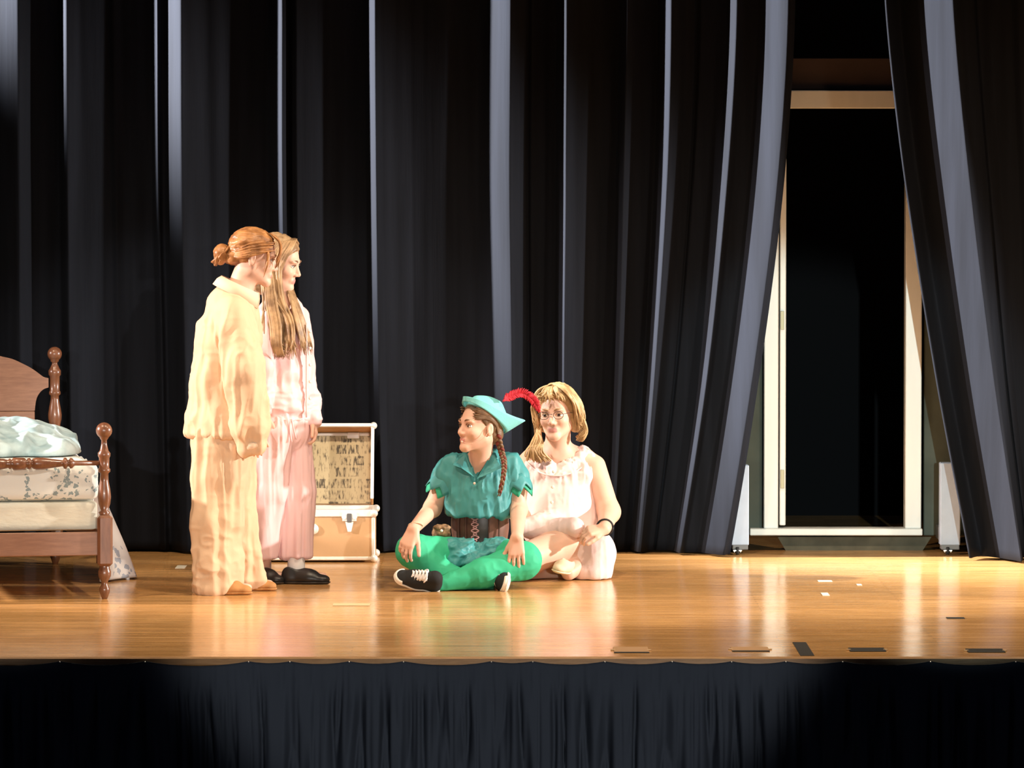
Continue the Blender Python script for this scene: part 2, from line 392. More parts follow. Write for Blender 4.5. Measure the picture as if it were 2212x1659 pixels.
drape('stage_curtain', pl, lambda P: 14 * (1 - sstep(900, 1250, P)) - 140 * sstep(1150, 1715, P) ** 1.15, 1.6, B_L,
      lambda P, t: 5.5 - 0.24 * sstep(1460, 1720, P), 'wide black stage curtain in deep folds behind the players, swept aside left of the doorway', 0.0)
pr = np.concatenate([np.arange(1908, 2260, 2.4), np.arange(2264, 3500, 14.0)])
B_R = [(1906, 1911, .03, 8, .2), (1940, 2044, .32, 30, .2), (2098, 2106, .03, 26, .4), (2180, 2196, .02, 50, .4), (2330, 2400, .13, 60, .4), (2600, 2680, .13, 60, .4)]
drape('stage_curtain', pr, lambda P: 172 * (1 - sstep(1905, 2330, P)) ** 0.9 + 14, 1.25, B_R,
      lambda P, t: 4.95 + 0.12 * sstep(1908, 1940, P), 'black stage curtain pulled open right of the doorway, one pale lit fold', 40.0)

# gathered skirt under the stage edge
xs = np.arange(-2.75, 2.76, 0.0055); tz = np.linspace(0, 1, 30) ** 1.3
Xg, Tg = np.meshgrid(xs, tz, indexing='ij')
pins = np.array([-2.9, -2.5, -2.12, -1.75, -1.42, -1.02, -0.86, -0.63, -0.42, -0.08, 0.08, 0.36, 0.62, 0.85, 1.06, 1.28, 1.62, 1.95, 2.3, 2.6, 2.9])
near = np.searchsorted(pins, xs); a_ = pins[np.clip(near - 1, 0, len(pins) - 1)]; b_ = pins[np.clip(near, 0, len(pins) - 1)]
uu = np.where(b_ > a_, (xs - a_) / np.maximum(b_ - a_, 1e-6), 0); sag = 0.016 * (b_ - a_) / 0.35 * 4 * uu * (1 - uu)
top = -0.014 - sag
Zg = top[:, None] + Tg * (-0.98 - top[:, None])
dep = -(Zg - top[:, None]); amp = sstep(0.04, 0.20, dep)
wx = Xg + 0.02 * (vnoise(np.stack([Xg.ravel() * 6, dep.ravel() * 2.5, 0 * dep.ravel()], 1)).reshape(Xg.shape) - 0.5)
nz = lambda sc, sd: vnoise(np.stack([wx.ravel() * sc + 50, dep.ravel() * 1.2 + sd, 0 * dep.ravel() + sd], 1)).reshape(Xg.shape)
ruf = np.where((dep > 0.035) & (dep < 0.10), 0.004, 0.0015) * (nz(90, 5) - 0.5)
pl_ = (2 * np.clip(np.abs(2 * nz(22, 1) - 1) * 2.0, 0, 1) ** .7 - 1) * .75 + (2 * np.clip(np.abs(2 * nz(34, 2) - 1) * 2.2, 0, 1) ** .6 - 1) * .25
Yg = -0.040 + amp * (0.020 - 0.042 * pl_) - ruf * 2 * (1 - amp) - 0.002 * pl_ * (1 - amp)
v = np.stack([Xg, Yg, Zg], -1).reshape(-1, 3); f = grid_faces(len(xs), len(tz))[:, ::-1]
v, f = thicken(v, f, len(xs), len(tz), (0, 0.003, 0))
sk = mesh_obj('stage_skirt', v, f, M_SKIRT, None, True, loc=(0, -0.05, -1.0)); tag(sk, 'black gathered cloth skirt pinned along the stage front', 'curtain')
M_STEEL = mat('bright_steel', (0.75, 0.74, 0.72), 0.28, 0.5, 0.9)
for px_ in pins[2:-2]:
    q = MB().sphere((px_, -0.046, -0.017), 0.0035, 8, 5).build('pin', M_STEEL, sk, True)

# ================================================================ door set piece on castors
M_WHITE = mat('white_gloss_paint', (0.78, 0.79, 0.77), 0.35, 0.4, bump=0.05, bscale=20, bstretch=(4, 4, 0.5), var=0.06, vscale=4)
M_FLAT = mat('dark_flat_paint', (0.085, 0.10, 0.085), 0.8, 0.2, var=0.25, vscale=5)
M_GREYPOST = mat('grey_post_paint', (0.31, 0.37, 0.46), 0.5, 0.3, var=0.1, vscale=9)
M_DKGREY = mat('dark_grey_iron', (0.10, 0.10, 0.10), 0.5, 0.4)
M_BRASS = mat('aged_brass', (0.30, 0.25, 0.16), 0.45, 0.5, 0.6)
M_BRNBOARD = mat('brown_board', (0.075, 0.052, 0.045), 0.7, 0.2, var=0.2, vscale=6)
M_RUBBER = mat('black_rubber', (0.015, 0.015, 0.015), 0.6, 0.3)
du = empty('stage_door_unit', tuple(at(1822, 1198, 5.55) * V(1, 1, 0)), 'freestanding white door frame on castors showing in the gap between the curtains', 'door')
def pbox(x0, y0, x1, y1, Y0, Y1, bev=0.004):
    a = at(x0, y1, Y0); b = at(x1, y0, Y0); return MB().box((a[0], Y0, a[2]), (b[0], Y1, b[2]), bev)
pbox(1650, 234, 1683, 1142, 5.55, 5.66).build('jamb', M_WHITE, du)
pbox(1955, 234, 1993, 1142, 5.55, 5.66).build('jamb', M_WHITE, du)
pbox(1650, 195, 1993, 234, 5.55, 5.66).build('header', M_WHITE, du)
pbox(1620, 1142, 1993, 1157, 5.53, 5.67).build('sill', M_WHITE, du)
st = pbox(1684, 240, 1699, 1135, 5.575, 5.66); stop = st.build('door_edge', M_WHITE, du, label='edge of the door leaf swung open')
for yy in (672, 1015):
    hb = pbox(1686, yy, 1694, yy + 40, 5.562, 5.574, 0.001).build('hinge', M_BRASS, stop)
pbox(1640, 125, 2000, 193, 5.60, 5.66).build('top_board', M_BRNBOARD, du, label='brown board above the door header')
pbox(1560, 200, 1648, 1157, 5.60, 5.64).build('flat_panel', M_FLAT, du, label='dark grey-green flat beside the jamb')
pbox(1995, 200, 2100, 1157, 5.60, 5.64).build('flat_panel', M_FLAT, du, label='dark grey-green flat beside the jamb')
kb = [at(1680, 1160, 5.58), at(2012, 1160, 5.58), at(1990, 1194, 5.58), at(1700, 1194, 5.58)]
m_ = MB().add(kb + [p + V(0, 0.03, 0) for p in kb], [(3, 2, 1, 0), (4, 5, 6, 7), (0, 1, 5, 4), (1, 2, 6, 5), (2, 3, 7, 6), (3, 0, 4, 7)])
m_.build('kick_board', mat('kick_board_paint', (0.11, 0.10, 0.07), 0.8, 0.2, var=0.3, vscale=12), du)
for (x0, x1, ytop) in ((1580, 1618, 1005), (2031, 2075, 1000)):
    ps = pbox(x0, ytop, x1, 1178, 5.27, 5.36).build('post', M_GREYPOST, du)
    pbox(x0 + 2, 1176, x1 - 2, 1188, 5.275, 5.355).build('foot_plate', M_DKGREY, ps)
    a = at(x0, 1170, 5.33); b = at(x1, 1140, 5.33); MB().box((a[0], 5.36, a[2]), (b[0], 5.60, b[2])).build('base_beam', M_DKGREY, ps)
    c = at((x0 + x1) / 2 - 6, 1198, 5.28); r = 0.020
    wl = MB().lathe((c[0] - 0.009, 5.28, r + 0.001), (1, 0, 0), [(0, r * .8), (.003, r), (.015, r), (.018, r * .8)], 18).build('castor_wheel', M_RUBBER, du, True)
    fk = MB(); zt = at(x0, 1187, 5.28)[2]
    for dx in (-0.017, 0.013): fk.box((c[0] + dx, 5.268, 0.014), (c[0] + dx + 0.004, 5.292, zt), 0.001)
    fk.box((c[0] - 0.022, 5.262, zt - 0.008), (c[0] + 0.022, 5.298, zt), 0.002); fk.lathe((c[0] - 0.021, 5.28, r + 0.001), (1, 0, 0), [(0, .006), (.042, .006)], 10)
    fk.build('castor_fork', M_STEEL, wl)

# ================================================================ trunk
M_TRUNK = mat('trunk_fibreboard', (0.50, 0.31, 0.16), 0.45, 0.4, var=0.1, vscale=4, bump=0.1, bscale=40)
M_TRIMW = mat('trunk_metal_trim', (0.82, 0.80, 0.74), 0.35, 0.5, 0.35, bump=0.15, bscale=60)
M_LIDWOOD = wood_mat('lid_wood', (0.45, 0.20, 0.06), (0.62, 0.32, 0.10), (3, 20, 20), 0.5)
def paper_mat():
    m = bpy.data.materials.new('newspaper_lining'); m.use_nodes = True; nt = m.node_tree; N = nt.nodes; L = nt.links; b = N['Principled BSDF']
    tc = N.new('ShaderNodeTexCoord'); mp = N.new('ShaderNodeMapping'); mp.inputs['Rotation'].default_value = (math.radians(90), 0, 0); L.new(tc.outputs['Object'], mp.inputs[0])
    br = N.new('ShaderNodeTexBrick'); br.offset = 0.4; br.inputs['Scale'].default_value = 1; br.inputs['Brick Width'].default_value = 0.062; br.inputs['Row Height'].default_value = 0.055; br.inputs['Mortar Size'].default_value = 0.006
    br.inputs['Color1'].default_value = (0, 0, 0, 1); br.inputs['Color2'].default_value = (1, 1, 1, 1); br.inputs['Mortar'].default_value = (1, 1, 1, 1); L.new(mp.outputs[0], br.inputs['Vector'])
    mp2 = N.new('ShaderNodeMapping'); mp2.inputs['Scale'].default_value = (150, 60, 40); L.new(tc.outputs['Object'], mp2.inputs[0])
    n = N.new('ShaderNodeTexNoise'); n.inputs['Scale'].default_value = 0.7; n.inputs['Detail'].default_value = 2; L.new(mp2.outputs[0], n.inputs['Vector'])
    ad = N.new('ShaderNodeMath'); ad.operation = 'MULTIPLY_ADD'; ad.inputs[1].default_value = 0.24; L.new(br.outputs['Color'], ad.inputs[0]); L.new(n.outputs['Fac'], ad.inputs[2])
    r = N.new('ShaderNodeValToRGB'); e = r.color_ramp.elements; e[0].position = 0.44; e[0].color = (0.07, 0.055, 0.035, 1); e[1].position = 0.68; e[1].color = (0.42, 0.34, 0.20, 1)
    L.new(ad.outputs[0], r.inputs[0]); L.new(r.outputs[0], b.inputs['Base Color']); b.inputs['Roughness'].default_value = 0.75
    return m
M_PAPER = paper_mat()
TW, TD, TH, TY = 0.305, 0.37, 0.250, 4.80
tc_ = at(672, 1215, TY); TX = tc_[0]
tr = empty('storage_trunk', (TX, TY + TD / 2, 0), 'open tan storage trunk with newspaper lined lid standing behind the pink pyjamas', 'trunk')
bd = MB(); th = 0.010; z0 = 0.012
bd.box((TX - TW, TY, z0), (TX + TW, TY + th, TH)); bd.box((TX - TW, TY + TD - th, z0), (TX + TW, TY + TD, TH))
bd.box((TX - TW, TY + th, z0), (TX - TW + th, TY + TD - th, TH)); bd.box((TX + TW - th, TY + th, z0), (TX + TW, TY + TD - th, TH)); bd.box((TX - TW + th, TY + th, z0), (TX + TW - th, TY + TD - th, z0 + .012))
body = bd.build('body', M_TRUNK, tr)
e = 0.011
for nm, lo, hi in (('rim_trim', (TX - TW - .004, TY - .006, TH - .030), (TX + TW + .004, TY + .014, TH + .006)), ('bottom_trim', (TX - TW - .003, TY - .005, 0.010), (TX + TW + .003, TY + .012, 0.028)),
                   ('rim_trim', (TX - TW - .004, TY + TD - .012, TH - .02), (TX + TW + .004, TY + TD + .004, TH + .004)),
                   ('rim_trim', (TX - TW - .006, TY + .016, TH - .02), (TX - TW + .012, TY + TD - .014, TH + .005)), ('rim_trim', (TX + TW - .012, TY + .016, TH - .02), (TX + TW + .006, TY + TD - .014, TH + .005)),
                   ('edge_trim', (TX - TW - .005, TY - .005, .03), (TX - TW + .012, TY + .012, TH - .032)), ('edge_trim', (TX + TW - .012, TY - .005, .03), (TX + TW + .005, TY + .012, TH - .032))):
    MB().box(lo, hi, 0.004).build(nm, M_TRIMW, tr)
for sx in (-1, 1):
    for zz in (0.019, TH - 0.012):
        for yy in (TY, TY + TD): MB().sphere((TX + sx * TW, yy, zz), (0.019, 0.017, 0.019), 12, 8).build('corner_cap', M_TRIMW, tr, True)
def latch(cx, w2, h2):
    p_ = MB().box((cx - w2, TY - .012, TH - .05), (cx + w2, TY - .006, TH - .006), .002)
    p_.lathe((cx - w2 * .75, TY - .016, TH - .028), (0, 1, 0), [(0, .012), (.008, .013)], 12); p_.lathe((cx + w2 * .75, TY - .016, TH - .028), (0, 1, 0), [(0, .012), (.008, .013)], 12)
    o = p_.build('latch', M_TRIMW, tr)
    MB().box((cx - .012, TY - .019, TH - .055), (cx + .012, TY - .0125, TH - .012), .003).build('hasp', M_DKGREY, o)
    MB().add([V(cx - .02, TY - .014, TH - .052), V(cx + .02, TY - .014, TH - .052), V(cx + .009, TY - .014, TH - h2), V(cx - .009, TY - .014, TH - h2),
              V(cx - .02, TY - .006, TH - .052), V(cx + .02, TY - .006, TH - .052), V(cx + .009, TY - .006, TH - h2), V(cx - .009, TY - .006, TH - h2)],
             [(3, 2, 1, 0), (4, 5, 6, 7), (0, 1, 5, 4), (1, 2, 6, 5), (2, 3, 7, 6), (3, 0, 4, 7)]).build('drop_plate', M_TRIMW, o)
latch(TX + 0.186, .034, .10); latch(TX - 0.186, .034, .10)
MB().lathe((TX + .01, TY - .014, TH - .088), (0, 1, 0), [(0, .02), (.004, .026), (.012, .028)], 18).build('lock', M_TRIMW, tr, True)
# raised lid, leaning back on its hinges
LA = math.radians(22); up_ = V(0, math.sin(LA), math.cos(LA)); fw_ = V(0, -math.cos(LA), math.sin(LA)); H0 = V(TX, TY + TD + 0.002, TH + 0.006)
def LM(q): return H0 + V(1, 0, 0) * q[0] + fw_ * q[1] + up_ * q[2]
LW, LH, LR = 0.291, 0.385, 0.085
lb = MB(); lb.box((-LW, -.012, 0), (LW, 0, LH), .003, LM)
lid = lb.build('lid', M_TRUNK, tr)
for lo, hi in (((-LW, 0, LH - .010), (LW, LR, LH)), ((-LW, 0, 0.0), (-LW + .010, LR, LH - .011)), ((LW - .010, 0, 0.0), (LW, LR, LH - .011))): MB().box(lo, hi, .003, LM).build('lid_rim', M_LIDWOOD, lid)
MB().box((-LW + .012, .001, .004), (LW - .012, .004, LH - .012), .001, LM).build('newspaper_lining', M_PAPER, lid)
for lo, hi in (((-LW - .004, LR - .002, LH - .012), (LW + .004, LR + .012, LH + .006)), ((-LW - .004, LR - .002, 0), (-LW + .012, LR + .01, LH - .013)), ((LW - .012, LR - .002, 0), (LW + .004, LR + .01, LH - .013)),
               ((-LW + .02, .0045, LH - .03), (LW - .02, .010, LH - .016))): MB().box(lo, hi, .003, LM).build('lid_trim', M_TRIMW, lid)
for sx in (-1, 1): MB().sphere(LM((sx * LW, LR, LH - .004)), .018, 12, 8).build('lid_corner', M_TRIMW, lid, True)
MB().box((-.03 + .19, .0045, LH - .045), (.03 + .19, .016, LH - .014), .004, LM).build('catch_plate', M_TRIMW, lid)

# ================================================================ bed
def bed_wood(n, c0, c1): return wood_mat(n, c0, c1, (14, 14, 2), 0.32, 0.5, 0.08, 5.0, 0.25)
M_BED = bed_wood('maple_bed_wood', (0.10, 0.036, 0.016), (0.18, 0.072, 0.034))
M_BEDH = wood_mat('maple_panel_wood', (0.17, 0.080, 0.048), (0.24, 0.12, 0.072), (2, 2, 16), 0.4, 0.4, 0.08, 5.0, 0.15)
F0 = at(226, 1294, gy(1294)); F0[2] = 0
BV = nrm(V(-0.196, 0.98, 0)); BU = V(BV[1], -BV[0], 0)
def BM(q): return F0 + BU * q[0] + BV * q[1] + V(0, 0, q[2])
BW, BL = 1.0, 2.04
bed = empty('wooden_bed', tuple(BM((-BW / 2, BL / 2, 0))), 'brown wooden bed frame with turned ball topped posts at the left', 'bed')
fz = lambda y: (1294 - y) / 490.0
foot_lo = [(0, .011), (fz(1288), .016), (fz(1276), .024), (fz(1270), .023), (fz(1262), .014), (fz(1256), .015), (fz(1244), .028), (fz(1234), .029), (fz(1228), .024), (fz(1222), .022)]
foot_hi = [(fz(1112), .020), (fz(1106), .026), (fz(1102), .016), (fz(1088), .026), (fz(1072), .030), (fz(1055), .026), (fz(1038), .019), (fz(1022), .018), (fz(1018), .027), (fz(1012), .027), (fz(1010), .023), (fz(988), .023), (fz(985), .027), (fz(978), .028), (fz(972), .019), (fz(958), .013), (fz(950), .012), (fz(947), .017), (fz(944), .020)]
def ballp(c, r): return [(c + r * math.sin(a), r * math.cos(a)) for a in np.linspace(-0.95, 1.5, 10)]
def foot_post(u, v):
    b = BM((u, v, 0)); m1 = MB().lathe(b, (0, 0, 1), foot_lo + foot_hi + ballp(fz(929), .036), 20); o = m1.build('post', M_BED, bed, True)
    MB().box((u - .034, v - .034, fz(1222)), (u + .034, v + .034, fz(1112)), .012, BM).build('post_block', M_BED, o)
for u in (0, -BW): foot_post(u, 0)
hz = lambda y: 1.84 - (y - 393) / 449.0
head_hi = [(.40, .03), (.56, .022), (hz(916), .026), (hz(905), .032), (hz(895), .033), (hz(880), .028), (hz(862), .020), (hz(854), .020), (hz(851), .028), (hz(846), .028), (hz(843), .024), (hz(812), .024), (hz(809), .030), (hz(800), .030), (hz(796), .024), (hz(786), .014), (hz(782), .013), (hz(780), .02)]
def head_post(u):
    b = BM((u, BL, 0)); lo = [(z_, r * 1.05) for z_, r in foot_lo]; o = MB().lathe(b, (0, 0, 1), lo + head_hi + ballp(hz(764), .035), 20).build('post', M_BED, bed, True)
    MB().box((u - .034, BL - .034, .14), (u + .034, BL + .034, .42), .012, BM).build('post_block', M_BED, o)
for u in (0, -BW): head_post(u)
ux = lambda px_: (px_ - 117) / 449.0
half = [(ux(103), hz(816)), (ux(92), hz(813)), (ux(80), hz(804)), (ux(64), hz(793)), (ux(45), hz(783)), (ux(25), hz(774)), (ux(0), hz(768)), (ux(-40), hz(758)), (ux(-80), hz(752)), (-BW / 2, hz(750))]
halfb = [(ux(103), hz(836)), (ux(92), hz(840)), (ux(82), hz(850)), (ux(76), hz(864)), (ux(73), hz(886))]
top = spline([(a, b, 0) for a, b in half], 28)[:, :2]; bot = spline([(a, b, 0) for a, b in halfb], 14)[:, :2]
right = np.vstack([bot[::-1], top]); left = right[::-1].copy(); left[:, 0] = -BW - left[:, 0]; outl = np.vstack([right, left[1:]])
def plank(outl, v0, v1, nm):
    n = len(outl); vs = [BM((a, v0, b)) for a, b in outl] + [BM((a, v1, b)) for a, b in outl]
    fs = [tuple(range(n)), tuple(range(2 * n - 1, n - 1, -1))] + [(i, (i + 1) % n + 0, (i + 1) % n + n, i + n)[::-1] for i in range(n)]
    return MB().add(vs, fs).build(nm, M_BEDH, bed)
plank(outl, BL - .012, BL + .012, 'headboard')
MB().box((-BW - ux(73), BL - .012, hz(1010)), (ux(73), BL + .012, hz(887)), .003, BM).build('headboard', M_BEDH, bed)
MB().box((-BW + .03, -.014, fz(1199)), (-.03, .014, fz(1148)), .004, BM).build('foot_panel', M_BEDH, bed)
for u in (-BW, 0): MB().box((u - .013, .034, .20), (u + .013, BL - .034, .30), .004, BM).build('side_rail', M_BEDH, bed)
rp = [(0.02, .011), (.13, .011), (.135, .016), (.142, .023), (.150, .024), (.156, .015), (.162, .015), (.168, .025), (.177, .025), (.183, .014), (.192, .015), (.23, .020), (.27, .026), (.30, .027), (.315, .022), (.320, .016), (.328, .025), (.336, .025), (.342, .017), (.352, .026), (.40, .028), (.408, .018), (.416, .025), (.424, .018), (.44, .022), (.5, .029)]
rp = rp + [(1.0 - t, r) for t, r in rp[:-1][::-1]]
MB().lathe(BM((0, 0, fz(999))), -BU, rp, 20).build('foot_rail', M_BED, bed, True)

def leaf_mat(name, base, leaf, scale=9.0):
    m = bpy.data.materials.new(name); m.use_nodes = True; nt = m.node_tree; N = nt.nodes; L = nt.links; b = N['Principled BSDF']
    tc = N.new('ShaderNodeTexCoord')
    vo = N.new('ShaderNodeTexVoronoi'); vo.inputs['Scale'].default_value = scale * 4.0
    dn_ = N.new('ShaderNodeTexNoise'); dn_.inputs['Scale'].default_value = scale * 5; L.new(tc.outputs['Object'], dn_.inputs['Vector'])
    dm = N.new('ShaderNodeVectorMath'); dm.operation = 'MULTIPLY_ADD'; dm.inputs[1].default_value = (.05, .05, .05); L.new(dn_.outputs['Color'], dm.inputs[0]); L.new(tc.outputs['Object'], dm.inputs[2]); L.new(dm.outputs[0], vo.inputs['Vector'])
    n = N.new('ShaderNodeTexNoise'); n.inputs['Scale'].default_value = scale; n.inputs['Detail'].default_value = 1; L.new(tc.outputs['Object'], n.inputs['Vector'])
    a = N.new('ShaderNodeMath'); a.operation = 'LESS_THAN'; a.inputs[1].default_value = 0.42; L.new(vo.outputs['Distance'], a.inputs[0])
    c = N.new('ShaderNodeMath'); c.operation = 'GREATER_THAN'; c.inputs[1].default_value = 0.52; L.new(n.outputs['Fac'], c.inputs[0])
    d = N.new('ShaderNodeMath'); d.operation = 'MULTIPLY'; L.new(a.outputs[0], d.inputs[0]); L.new(c.outputs[0], d.inputs[1])
    mx = N.new('ShaderNodeMix'); mx.data_type = 'RGBA'; mx.inputs[6].default_value = (*base, 1); mx.inputs[7].default_value = (*leaf, 1); L.new(d.outputs[0], mx.inputs[0]); L.new(mx.outputs[2], b.inputs['Base Color'])
    b.inputs['Roughness'].default_value = 0.8; b.inputs['Specular IOR Level'].default_value = 0.2
    return m
M_MATT = leaf_mat('leaf_print_ticking', (0.66, 0.68, 0.64), (0.25, 0.32, 0.33), 9)
M_SHEET = leaf_mat('leaf_print_sheet', (0.70, 0.73, 0.76), (0.36, 0.43, 0.54), 6)
M_BOXS = mat('quilted_cream', (0.60, 0.59, 0.50), 0.8, 0.2, bump=0.5, bscale=26, bstretch=(1, 1, 2.4))
M_COMF = mat('pale_blue_comforter', (0.56, 0.72, 0.77), 0.8, 0.2, var=0.35, vscale=11, var_col=(0.30, 0.44, 0.50))
def cushion(nm, u0, u1, v0, v1, z0, z1, r, m, label, cat, bulge=0.0):
    # rounded-edge slab as a grid shell
    nu, nv, nz_ = 40, 70, 10; M_ = MB(); pts = {}
    lo = V(u0, v0, z0); hi = V(u1, v1, z1); c = (lo + hi) / 2; h = (hi - lo) / 2
    def pt(a, b, d):
        q = V(a, b, d) * h; inner = np.clip(q, -(h - r), h - r); dd = q - inner; n_ = np.linalg.norm(dd)
        if n_ > 1e-9: q = inner + dd / n_ * r if n_ > r or True else q
        q = q + V(0, 0, bulge * (1 - a * a) * (1 - b ** 4) * (1 if d > 0 else 0)); return BM(c + q)
    def face(ax, sg, n1, n2):
        o1, o2 = [(1, 2), (2, 0), (0, 1)][ax]; vs = []
        for i in range(n1 + 1):
            for j in range(n2 + 1):
                k = [0, 0, 0]; k[ax] = sg; k[o1] = -1 + 2 * i / n1; k[o2] = -1 + 2 * j / n2; vs.append(pt(*k))
        fs = [(i * (n2 + 1) + j, (i + 1) * (n2 + 1) + j, (i + 1) * (n2 + 1) + j + 1, i * (n2 + 1) + j + 1) for i in range(n1) for j in range(n2)]
        M_.add(vs, fs if sg > 0 else [q[::-1] for q in fs])
    face(0, 1, nv, nz_); face(0, -1, nv, nz_); face(1, 1, nz_, nu); face(1, -1, nz_, nu); face(2, 1, nu, nv); face(2, -1, nu, nv)
    o = M_.build(nm, m, None, True, loc=tuple(BM((c[0], c[1], z0)))); tag(o, label, cat); return o
cushion('box_spring', -BW + .025, -.025, .03, BL - .04, .302, .432, .02, M_BOXS, 'cream quilted box spring lying in the bed frame', 'box spring')
mt = cushion('mattress', -BW + .02, -.02, .03, BL - .04, .434, .60, .035, M_MATT, 'white mattress with grey-green leaf print on the bed', 'mattress', 0.003)
# rumpled comforter
lo = BM((-1.1, 0.1, .55)); Fq = Field((F0[0] - 1.75, F0[1] - .2, .5), (F0[0] + .25, F0[1] + 2.15, .85), 0.011)
for (u, v_, z_, a, b, c) in ((-.62, .70, .625, .40, .30, .10), (-.40, 1.0, .63, .36, .34, .105), (-.70, 1.3, .63, .34, .40, .11), (-.30, 1.35, .625, .25, .30, .085), (-.20, .85, .61, .19, .38, .065), (-.85, .9, .62, .2, .4, .09)):
    Fq.ell(BM((u, v_, z_)), (a, b, c), .05, [BU, BV, (0, 0, 1)])
Fq.cut(BM((0, 0, .604)), (0, 0, -1)); v, f = Fq.mesh(2); v = folds(v, f, .04, (7, 5, 8), 3.0, mask=lambda q: sstep(.61, .66, q[:, 2])); v = lap(v, f, .5)
v[:, 2] = np.maximum(v[:, 2], .606)
cf = mesh_obj('comforter', v, f, M_COMF, None, True, loc=tuple(BM((-.5, 1.0, .61)))); tag(cf, 'rumpled pale blue comforter heaped on the mattress', 'blanket')
# sheet hanging down the far side of the bed
nu_, nv_ = 46, 60; tv = np.linspace(0, 1, nv_); vv = np.linspace(.80, 1.75, nu_); pts = []
for i, a in enumerate(vv):
    fl_ = .03 + .19 * float(sstep(.80, 1.15, a)); 
    for t in tv:
        if t < .1: u = -.014 + t * .44; z_ = .56
        else:
            q = (t - .1) / .9; u = .03 + fl_ * q ** .75 + .018 * q * math.sin(a * 22 + 2.5 * q) + .012 * math.sin(a * 41) * q; z_ = .56 - .55 * q - .006 * math.sin(a * 30) * (1 - q)
        pts.append(BM((u, a + .03 * math.sin(t * 5), max(z_, .008))))
v = np.array(pts); f = grid_faces(nu_, nv_); v, f = thicken(v, f, nu_, nv_, BU * .004)
sh = mesh_obj('bed_sheet', v, f, M_SHEET, None, True, loc=tuple(BM((.2, 1.2, 0)))); tag(sh, 'white sheet with blue leaves hanging off the bed side to the floor', 'sheet')

# ================================================================ marks and fittings on the floor
M_TAPEW = mat('white_tape', (0.75, 0.72, 0.62), 0.6); M_TAPEB = mat('black_tape', (0.03, 0.028, 0.025), 0.6); M_SCUFF = mat('pale_scuff', (0.58, 0.40, 0.22), 0.5)
for i, (x0, x1, y0, y1) in enumerate(((1320, 1406, 1399, 1411), (1575, 1665, 1399, 1408), (1830, 1916, 1401, 1408), (2085, 2172, 1403, 1410))):
    a = at(x0, y1, gy(y1)); b = at(x1, y0, gy(y0)); wood = i < 2
    pk = empty('floor_slot', ((a[0] + b[0]) / 2, (a[1] + b[1]) / 2, 0), ['pale wooden slot strip in the stage edge nearest the middle of the stage', 'pale wooden slot strip in the stage edge below the left door post', 'dark slot strip in the stage edge left of the right door post', 'dark slot strip in the stage edge at the far right'][i], 'floor fitting', 'slot strips along the stage edge')
    MB().box((a[0] + .012, a[1] + .03, .0005), (b[0] - .012, b[1], .004), .0015).build('strip', mat('slot_wood', (.42, .25, .13), .6) if wood else M_TAPEB, pk)
    MB().box((a[0] + .012, a[1], .0005), (b[0] - .012, a[1] + .028, .003), .001).build('strip', M_TAPEB, pk)
    for xx in (a[0], b[0] - .022): MB().lathe((xx + .011, (a[1] + b[1]) / 2, .0005), (0, 0, 1), [(0, .011), (.003, .011), (.004, .008)], 14).build('end_cap', M_SCUFF, pk, True)
def tape(x0, y0, x1, y1, m, label, cat='tape'):
    a = at(x0, y1, gy(y1)); b = at(x1, y0, gy(y0)); o = MB().box((a[0], a[1], .0006), (b[0], b[1], .002), .0005).build('floor_tape', m, None, loc=((a[0] + b[0]) / 2, (a[1] + b[1]) / 2, 0)); tag(o, label, cat)
tape(1729, 1388, 1741, 1417, M_TAPEB, 'black tape mark near the stage edge below the doorway')
tape(1777, 1281, 1788, 1287, M_TAPEW, 'small white tape mark on the floor in front of the doorway')
tape(1768, 1254, 1796, 1257, M_TAPEW, 'thin pale tape strip on the floor close below the doorway')
tape(378, 1222, 404, 1228, M_TAPEW, 'white tape mark on the floor between bed and tan pyjamas')
tape(1852, 1262, 1860, 1265, M_TAPEW, 'tiny pale tape scrap on the floor right of the doorway marks')
tape(718, 1304, 800, 1309, M_SCUFF, 'long pale tape strip on the floor in front of the black loafers')
tape(2046, 1334, 2082, 1337, M_TAPEB, 'short dark tape strip on the floor at the right')
# ================================================================ people
M_SKIN = mat('skin', (0.72, 0.44, 0.33), 0.5, 0.35, sss=0.15, var=0.08, vscale=14)
M_LIP = mat('lips', (0.58, 0.26, 0.23), 0.45, 0.35)
M_EYEW = mat('eye_white', (0.75, 0.73, 0.70), 0.3, 0.5); M_IRIS = mat('iris_brown', (0.05, 0.03, 0.02), 0.2, 0.5)
M_AUB = mat('auburn_hair', (0.46, 0.205, 0.07), 0.42, 0.4, bump=0.35, bscale=60, var=0.45, vscale=24, var_col=(0.20, 0.08, 0.025))
M_LBRN = mat('light_brown_hair', (0.42, 0.27, 0.14), 0.42, 0.4, bump=0.3, bscale=60, var=0.5, vscale=22, var_col=(0.19, 0.11, 0.055))
M_BRN = mat('brown_hair', (0.20, 0.115, 0.06), 0.45, 0.4, bump=0.3, bscale=60, var=0.4, vscale=25)
M_BLOND = mat('blond_hair', (0.60, 0.42, 0.22), 0.42, 0.4, bump=0.3, bscale=60, var=0.5, vscale=20, var_col=(0.32, 0.19, 0.08))
M_BROW = mat('eyebrow_brown', (0.16, 0.085, 0.045), 0.7)
M_TAN = mat('tan_pyjama_cloth', (0.62, 0.425, 0.275), 0.78, 0.2, bump=0.12, bscale=220)
M_TANHEM = mat('tan_collar_cloth', (0.70, 0.52, 0.37), 0.78, 0.2)
M_PINK = mat('pink_pyjama_satin', (0.74, 0.50, 0.50), 0.5, 0.35, bump=0.06, bscale=220)
M_GOWN = mat('pale_pink_gown_cotton', (0.74, 0.565, 0.54), 0.75, 0.2, bump=0.1, bscale=220)
M_WHITECL = mat('white_cotton', (0.78, 0.76, 0.76), 0.8, 0.2)
